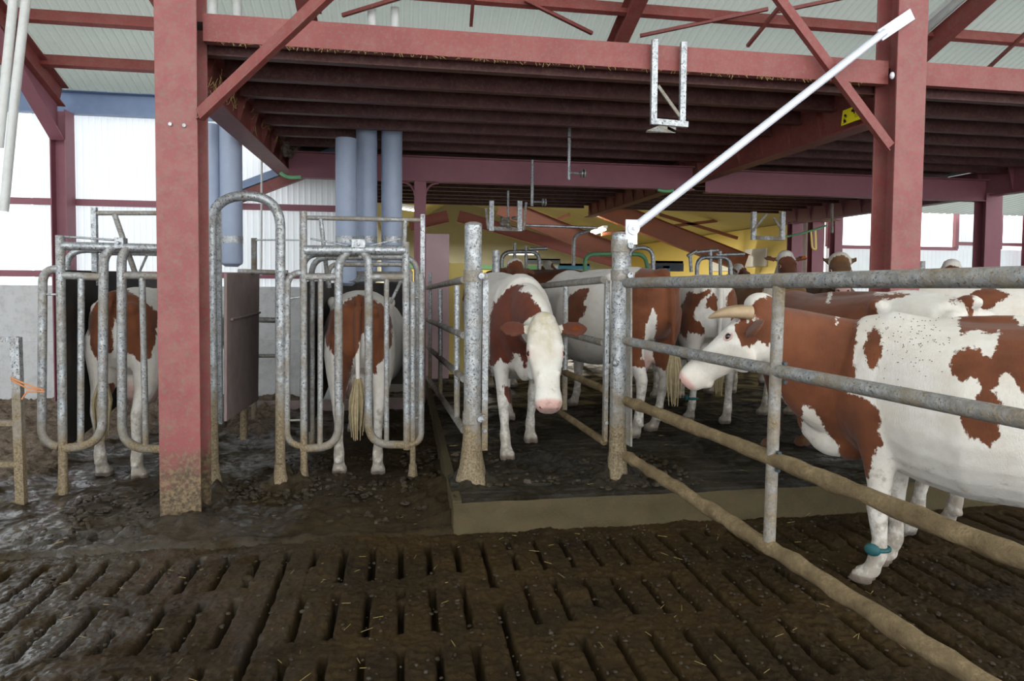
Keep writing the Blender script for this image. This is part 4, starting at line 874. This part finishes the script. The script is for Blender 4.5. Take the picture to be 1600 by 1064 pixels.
    for s in tag_ear:
        b=HP(earu,s*.085,-.03); ed=(hv*s+u*eardir[0]+ZV*eardir[1]).normalized(); q=b+ed*.13+u*.012+hw*.024; a1=(ZV-u*ZV.dot(u)).normalized(); g=MB(); n1=ed
        g.add([q+a1*.03+n1*.012,q+a1*.03-n1*.012,q-a1*.01-n1*.03,q-a1*.04-n1*.03,q-a1*.04+n1*.03,q-a1*.01+n1*.03],[(0,1,2,3,4,5),(5,4,3,2,1,0)]); ch('ear_tag',g,'orange')
    if horns:
        for s in (1,-1):
            g=MB(); b=HP(.0,s*.075,.02); pts=[]; rs=[]
            hl=horns
            for i in range(14):
                t=i/13; pts.append(b+(hv*s*(.02+.05*math.sin(t*2.6))+(u*(.02+.165*t)+hw*(.0+.125*t+.02*math.sin(t*3)))*hl)); rs.append((.033*(1-t)**.6+.003)*hl)
            g.tube(pts,rs,16); ch('horn',g,'horn')
    if tail:
        g=MB()
        rr=random.Random(len(label))
        for _ in range(46):
            a=rr.uniform(0,6.28); q=rr.uniform(0,1)**.5; c=V((-.945+math.cos(a)*.022*q,taildx+math.sin(a)*.022*q,.78)); e=V((-.945+math.cos(a)*.05*q,taildx*1.15+tailw+math.sin(a)*.05*q,rr.uniform(.30,.48))); mid=(c+e)/2+V((math.cos(a),math.sin(a),0))*.03*q
            g.tube([c,mid,e],[.008,.010,.003],5)
        ch('tail_switch',g,'tailh')
    if band:
        li,z=band; s=1 if li%2==0 else -1; tb=HIND if li>1 else FORE; dx=legs[li]*(1-z)
        x=np.interp(-z,[-r[0] for r in tb],[r[1] for r in tb])+dx; g=MB(); c=V((x,s*.15,footz+z))
        ring=[c+V((math.cos(t)*.047,math.sin(t)*.047,.0)) for t in [i*math.pi/9 for i in range(19)]]; g.tube(ring,.012,8,cap=False); g.ell(c+V((.015,s*.058,0)),(.04,.02,.032)); ch('leg_band',g,'teal')
    return o
m_,nt=mat('tail_hair'); n=N(nt); gg,ss=geo(n); n.out(n.mix(n.noise(30,4,.6,gg),lin(190,175,140),lin(130,108,72)),.8,0,n.noise(160,3,.6,gg),.004); M['tailh']=m_
G=V; BR_=lambda *a:(1,)+a; WH=lambda *a:(-1,)+a
# --- 1 the horned cow behind the gate
pw=onD(1183,487,3.62); mw=onD(1074,590,3.76)
A1=[(1172,479),(1180,470),(1200,462),(1300,470),(1307,505),(1312,494),(1330,488),(1344,496),(1339,510),(1337,542),(1334,555),(1335,585),(1332,600),(1325,614),(1342,618),(1360,627),(1372,640),(1377,657),(1372,672),(1381,694),(1372,700),(1362,722),(1362,732),(1356,747),(1336,750),(1324,765),(1324,787),(1316,792),(1315,745),(1312,712),(1310,697),(1295,682),(1282,657),(1272,640),(1255,630),(1254,645),(1254,672),(1245,678),(1236,662),(1229,660),(1230,637),(1222,625),(1215,600),(1210,560),(1205,528),(1190,531),(1179,537),(1171,535),(1170,541),(1162,542),(1156,534),(1149,519),(1148,515),(1151,506),(1160,494)]
B1=[(1367,511),(1372,515),(1379,527),(1377,550),(1372,570),(1364,580),(1355,567),(1349,552),(1355,530),(1360,517)]
C1=[(1507,484),(1512,470),(1590,460),(1583,485),(1585,500),(1595,509),(1620,512),(1700,500),(1700,640),(1600,616),(1586,597),(1575,580),(1562,587),(1560,605),(1547,609),(1567,627),(1562,650),(1561,664),(1562,682),(1546,699),(1527,687),(1515,684),(1504,664),(1497,651),(1520,640),(1527,620),(1532,605),(1527,590),(1497,596),(1486,582),(1486,565),(1490,552),(1510,542),(1530,545),(1537,557),(1551,562),(1552,552),(1561,537),(1561,516),(1550,522),(1527,515),(1502,522),(1497,502)]
COW1=make_cow('horned red and white cow in profile behind the long gate, facing left',(2.93,2.66,0),126,pw,mw,res=.0115,near='w',horns=1.05,throat=.14,headpoly=True,earu=.05,headscale=1.04,extra=(((.94,.03,.84),(.15,.07,.2)),((.88,.02,.72),(.15,.08,.12))),polys=[(1,A1),(1,B1),(1,C1),(-1,[(1166,504),(1175,495),(1182,498),(1183,507),(1176,500)])],blobs=[BR_((.75,-.2,1.05),(.35,.2,.38)),BR_((-.5,-.2,1.15),(.4,.2,.3))],ears=(.7,.7),eardir=(-.05,-.3),tuft=1.15,headbrown=[((.02,.12,-.11),(.09,.08,.09))],udp=1,band=(0,.2),legs=(0,.0,0,0))
# --- 2 walking cow
def B3(): pass
P3a=[(815,444),(800,446),(790,455),(781,465),(776,473),(771,470),(767,492),(765,517),(764,545),(766,572),(772,572),(782,560),(790,569),(799,566),(804,551),(812,556),(820,574),(829,560),(852,505),(851,496),(844,480),(836,472),(827,457),(812,455),(820,446)]
P3b=[(785,600),(800,606),(808,622),(804,640),(796,630),(788,615)]
P3c=[(762,560),(768,585),(774,610),(778,640),(764,650),(758,600)]
COW3=make_cow('red and white cow walking toward the camera through the race, face white',(.92,5.86,.2),-88,onD(850,512,4.72),onD(857,622,4.42),res=.0125,near='w',polys=[(1,P3a),(1,P3b),(1,P3c)],legs=(-.3,.22,.1,-.15),ears=(.95,.95),eardir=(.0,.0),tag_ear=(1,),mt='cowd',headscale=1.17,tuft=1.2,tinton=True,blobs=[BR_((-.5,.2,1.15),(.3,.2,.3))])
# --- 3,4 cows in the crushes
P2=[(560,460),(548,466),(535,474),(518,484),(510,491),(506,507),(509,532),(508,545),(514,538),(520,556),(524,575),(526,600),(530,619),(542,640),(547,630),(541,608),(547,590),(553,560),(560,545),(563,525),(568,521),(572,545),(575,570),(583,585),(588,585),(588,572),(600,561),(606,546),(612,540),(613,510),(611,497),(600,478),(585,468),(572,463)]
COW2=make_cow('red and white cow seen from behind in the middle crush, clean pink udder',(-.335,6.27,0),90,(1.25,0,1.12),(.75,0,-.6),res=.014,polys=[(1,P2)],legs=(0,0,-.16,-.22),tail=True,scale=1.02)
P1=[(180,451),(172,453),(150,473),(136,498),(140,532),(147,557),(152,562),(165,555),(175,547),(177,532),(175,516),(179,498),(185,516),(190,540),(197,556),(200,552),(207,554),(220,567),(235,559),(242,537),(246,503),(250,491),(232,476),(212,461),(197,451)]
P1b=[(165,600),(178,598),(182,612),(178,632),(168,640),(163,620)]
COWL=make_cow('red and white cow seen from behind in the left crush, tail hanging',(-2.10,6.40,0),86,(1.25,0,1.12),(.75,0,-.6),res=.014,polys=[(1,P1),(1,P1b)],legs=(0,0,-.10,-.2),blobs=[BR_((.2,0,1.3),(.5,.35,.15))],scale=1.03,taildx=.05)
# --- cows in the pen
P4=[(891,460),(905,452),(921,450),(915,467),(912,475),(916,480),(912,492),(906,500),(896,506),(890,507),(884,500),(884,470)]
P4b=[(978,440),(990,430),(1000,420),(1016,405),(1030,415),(1060,420),(1100,430),(1105,480),(1104,515),(1100,560),(1080,600),(1020,570),(1000,575),(980,570),(975,500)]
P4w=[(1020,482),(1027,496),(1025,513),(1021,545),(1019,562),(1002,562),(1006,530),(1010,505)]
make_cow('big cow right behind the strut post, white flank and brown rump',(1.94,6.25,.2),107,(1.25,.1,1.05),(.7,.1,-.7),res=.018,polys=[(1,P4),(1,P4b),(-1,P4w)],legs=(.0,.1,-.05,.1),eyes=False,scale=1.04,taildx=-.06)
make_cow('dark brown cow in shade between two others beyond the strut post',(3.5,9.1,.2),92,(1.28,0,1.1),(.7,0,-.7),res=.028,mt='cowb',blobs=[BR_((-.3,0,1.05),(1.3,.6,.6))],eyes=False,tail=False)
P6=[(1090,459),(1111,450),(1110,457),(1094,472),(1085,484),(1084,500),(1091,502),(1099,510),(1102,515),(1100,521),(1096,525),(1087,521),(1078,521),(1075,515),(1071,530),(1062,520),(1064,480),(1075,455)]
P6b=[(1115,457),(1121,467),(1122,486),(1114,487),(1110,481),(1102,481),(1105,467)]
P6c=[(1135,477),(1135,465),(1145,448),(1185,440),(1215,450),(1212,500),(1190,540),(1150,520)]
make_cow('cow with white and brown patches standing behind the horned head',(3.02,6.72,.2),84,(1.28,0,1.15),(.7,0,-.7),res=.02,polys=[(1,P6),(1,P6b),(1,P6c)],legs=(0,0,.08,-.1),eyes=False,band=(2,.24),scale=1.0)
make_cow('soiled dark brown cow right of the gate upright, seen from behind',(3.85,6.95,.2),88,(1.28,0,1.15),(.7,0,-.7),res=.022,mt='cowb',blobs=[BR_((-.5,0,1.05),(.9,.6,.5)),WH((-.8,.3,1.2),(.1,.15,.3))],eyes=False,tail=False)
P8w=[(1365,460),(1375,452),(1400,451),(1432,453),(1455,453),(1497,465),(1512,478),(1512,500),(1375,500),(1367,475),(1380,467),(1397,467),(1407,465),(1422,460),(1405,457),(1390,459)]
P8=[(1000,400),(1520,430),(1520,500),(1280,520),(1280,700),(1000,700)]
make_cow('brown cow with white rump directly behind the horned cow\'s back',(3.22,4.33,.0),95,(1.08,-.28,1.05),(.3,-.25,-.8),res=.018,polys=[(1,P8),(-1,P8w),(-1,[(1290,474),(1298,450),(1302,452),(1296,474)]),(1,[(1484,468),(1492,467),(1498,474),(1488,477)])],eyes=False,footz=0,footf=.2,legs=(.0,.0,.02,.05),blobs=[BR_((.7,0,1.0),(.7,.6,.55))],tail=False,scale=1.06)
make_cow('red and white cow at the right edge behind the others, back only',(4.98,4.75,.2),150,(1.15,-.3,1.05),(.6,-.2,-.7),res=.024,polys=[(1,[(1505,470),(1520,455),(1550,448),(1580,462),(1562,470),(1550,483),(1508,484)])],blobs=[BR_((-.6,0,1.2),(.3,.4,.2))],eyes=False,tail=False)
def headcow(label,px,py,dep,fdeg,bl,res=.024,hb=(),face=(.8,0,-.6),**k):
    w=onD(px,py,dep); r=Matrix.Rotation(math.radians(fdeg),3,'Z'); lz=w.z-.2; pl=V((1.22,0,lz)); return make_cow(label,(w-r@pl)[:2]+(.2,) if False else ((w-r@pl).x,(w-r@pl).y,.2),fdeg,tuple(pl),face,res=res,blobs=bl,headbrown=hb,tail=False,udder=False,**k)
ALLB=[BR_((0,0,1.1),(1.5,.6,.55))]
headcow('brown cow face with white poll and orange ear tag, before the yellow wall edge',1228,404,8.4,-110,ALLB,hb=[((.26,0,.05),(.22,.2,.2))],tag_ear=(1,),eardir=(0,.15),tuft=1.3)
headcow('cow facing the camera with dark fuzzy ears and shaggy white poll',1312,410,7.4,-120,ALLB,hb=[((.2,0,.05),(.2,.2,.2))],eardir=(0,.75),eardark=.9,ears=(.5,.5),tuft=1.5,mt='cowb')
headcow('distant cow with small white poll in front of the white wall panel',1155,421,11.6,-60,ALLB,hb=[((.24,0,.05),(.2,.2,.2))],eardir=(0,.3),tuft=1.3)
headcow('distant cow whose pale poll just shows above the top rail, right of the column',1487,419,7.6,-130,ALLB,hb=[((.24,0,.05),(.2,.2,.2))],tuft=1.3)
headcow('cow with white head behind the walking cow, head raised',805,418,7.9,-84,[BR_((-.3,0,1.2),(.8,.35,.25))],hb=[((.12,0,.0),(.14,.2,.2))],tuft=1.4)
headcow('cow with round white poll in the middle distance beyond the race',857,416,12.6,-60,[BR_((0,0,1.2),(.8,.35,.3))],hb=[((.12,.08,.0),(.14,.12,.2))],tuft=1.4,tag_ear=(-1,))
make_cow('plain brown cow standing sideways in the distance behind the walking cow',(2.2,10.9,.22),172,(1.2,0,1.25),(.75,.1,-.6),res=.024,blobs=ALLB,eyes=False,scale=1.07,tail=False)
make_cow('white and dark brown cow partly hidden by the strut post in the distance',(4.3,14.6,.22),200,(1.2,0,1.2),(.75,.1,-.6),res=.028,mt='cowb',blobs=[BR_((-.5,0,1.2),(.5,.4,.3))],eyes=False,scale=1.08,tail=False)
make_cow('white backed cow with brown patches right behind the walking cow',(1.75,7.15,.2),-68,(1.25,.1,1.0),(.6,.1,-.8),res=.024,blobs=[BR_((.3,.2,1.2),(.3,.3,.25)),BR_((-.5,-.1,1.25),(.3,.3,.2))],eyes=False,scale=.98,tail=False) if False else None

# flies on the flank of the horned cow
from mathutils.bvhtree import BVHTree
bt=BVHTree.FromPolygons([COW1.matrix_basis@v.co for v in COW1.data.vertices],[tuple(p.vertices) for p in COW1.data.polygons])
g=MB()
for _ in range(150):
    q=(random.gauss(1430,42),random.gauss(520,30)); h,nn,_i,_d=bt.ray_cast(C0,ray(*q).normalized())
    if h: g.ell(h+nn*.002,(.0028,.0022,.002),6,4)
M['fly']=m_plain('fly_black',(.02,.018,.015),None,5,.5)
tag(g.build('flies','fly'),'many small black flies sitting on the white flank of the horned cow','flies',kind='stuff')
# ================================================================ LIGHT
w=bpy.data.worlds.new('sky'); scn.world=w; w.use_nodes=True; nt=w.node_tree; bg=nt.nodes['Background']; bg.inputs[0].default_value=(.93,.965,1,1); bg.inputs[1].default_value=2.2
vs_=scn.view_settings; vs_.view_transform='Standard'; vs_.look='None'; vs_.gamma=1; vs_.use_curve_mapping=False; vs_.exposure=.7
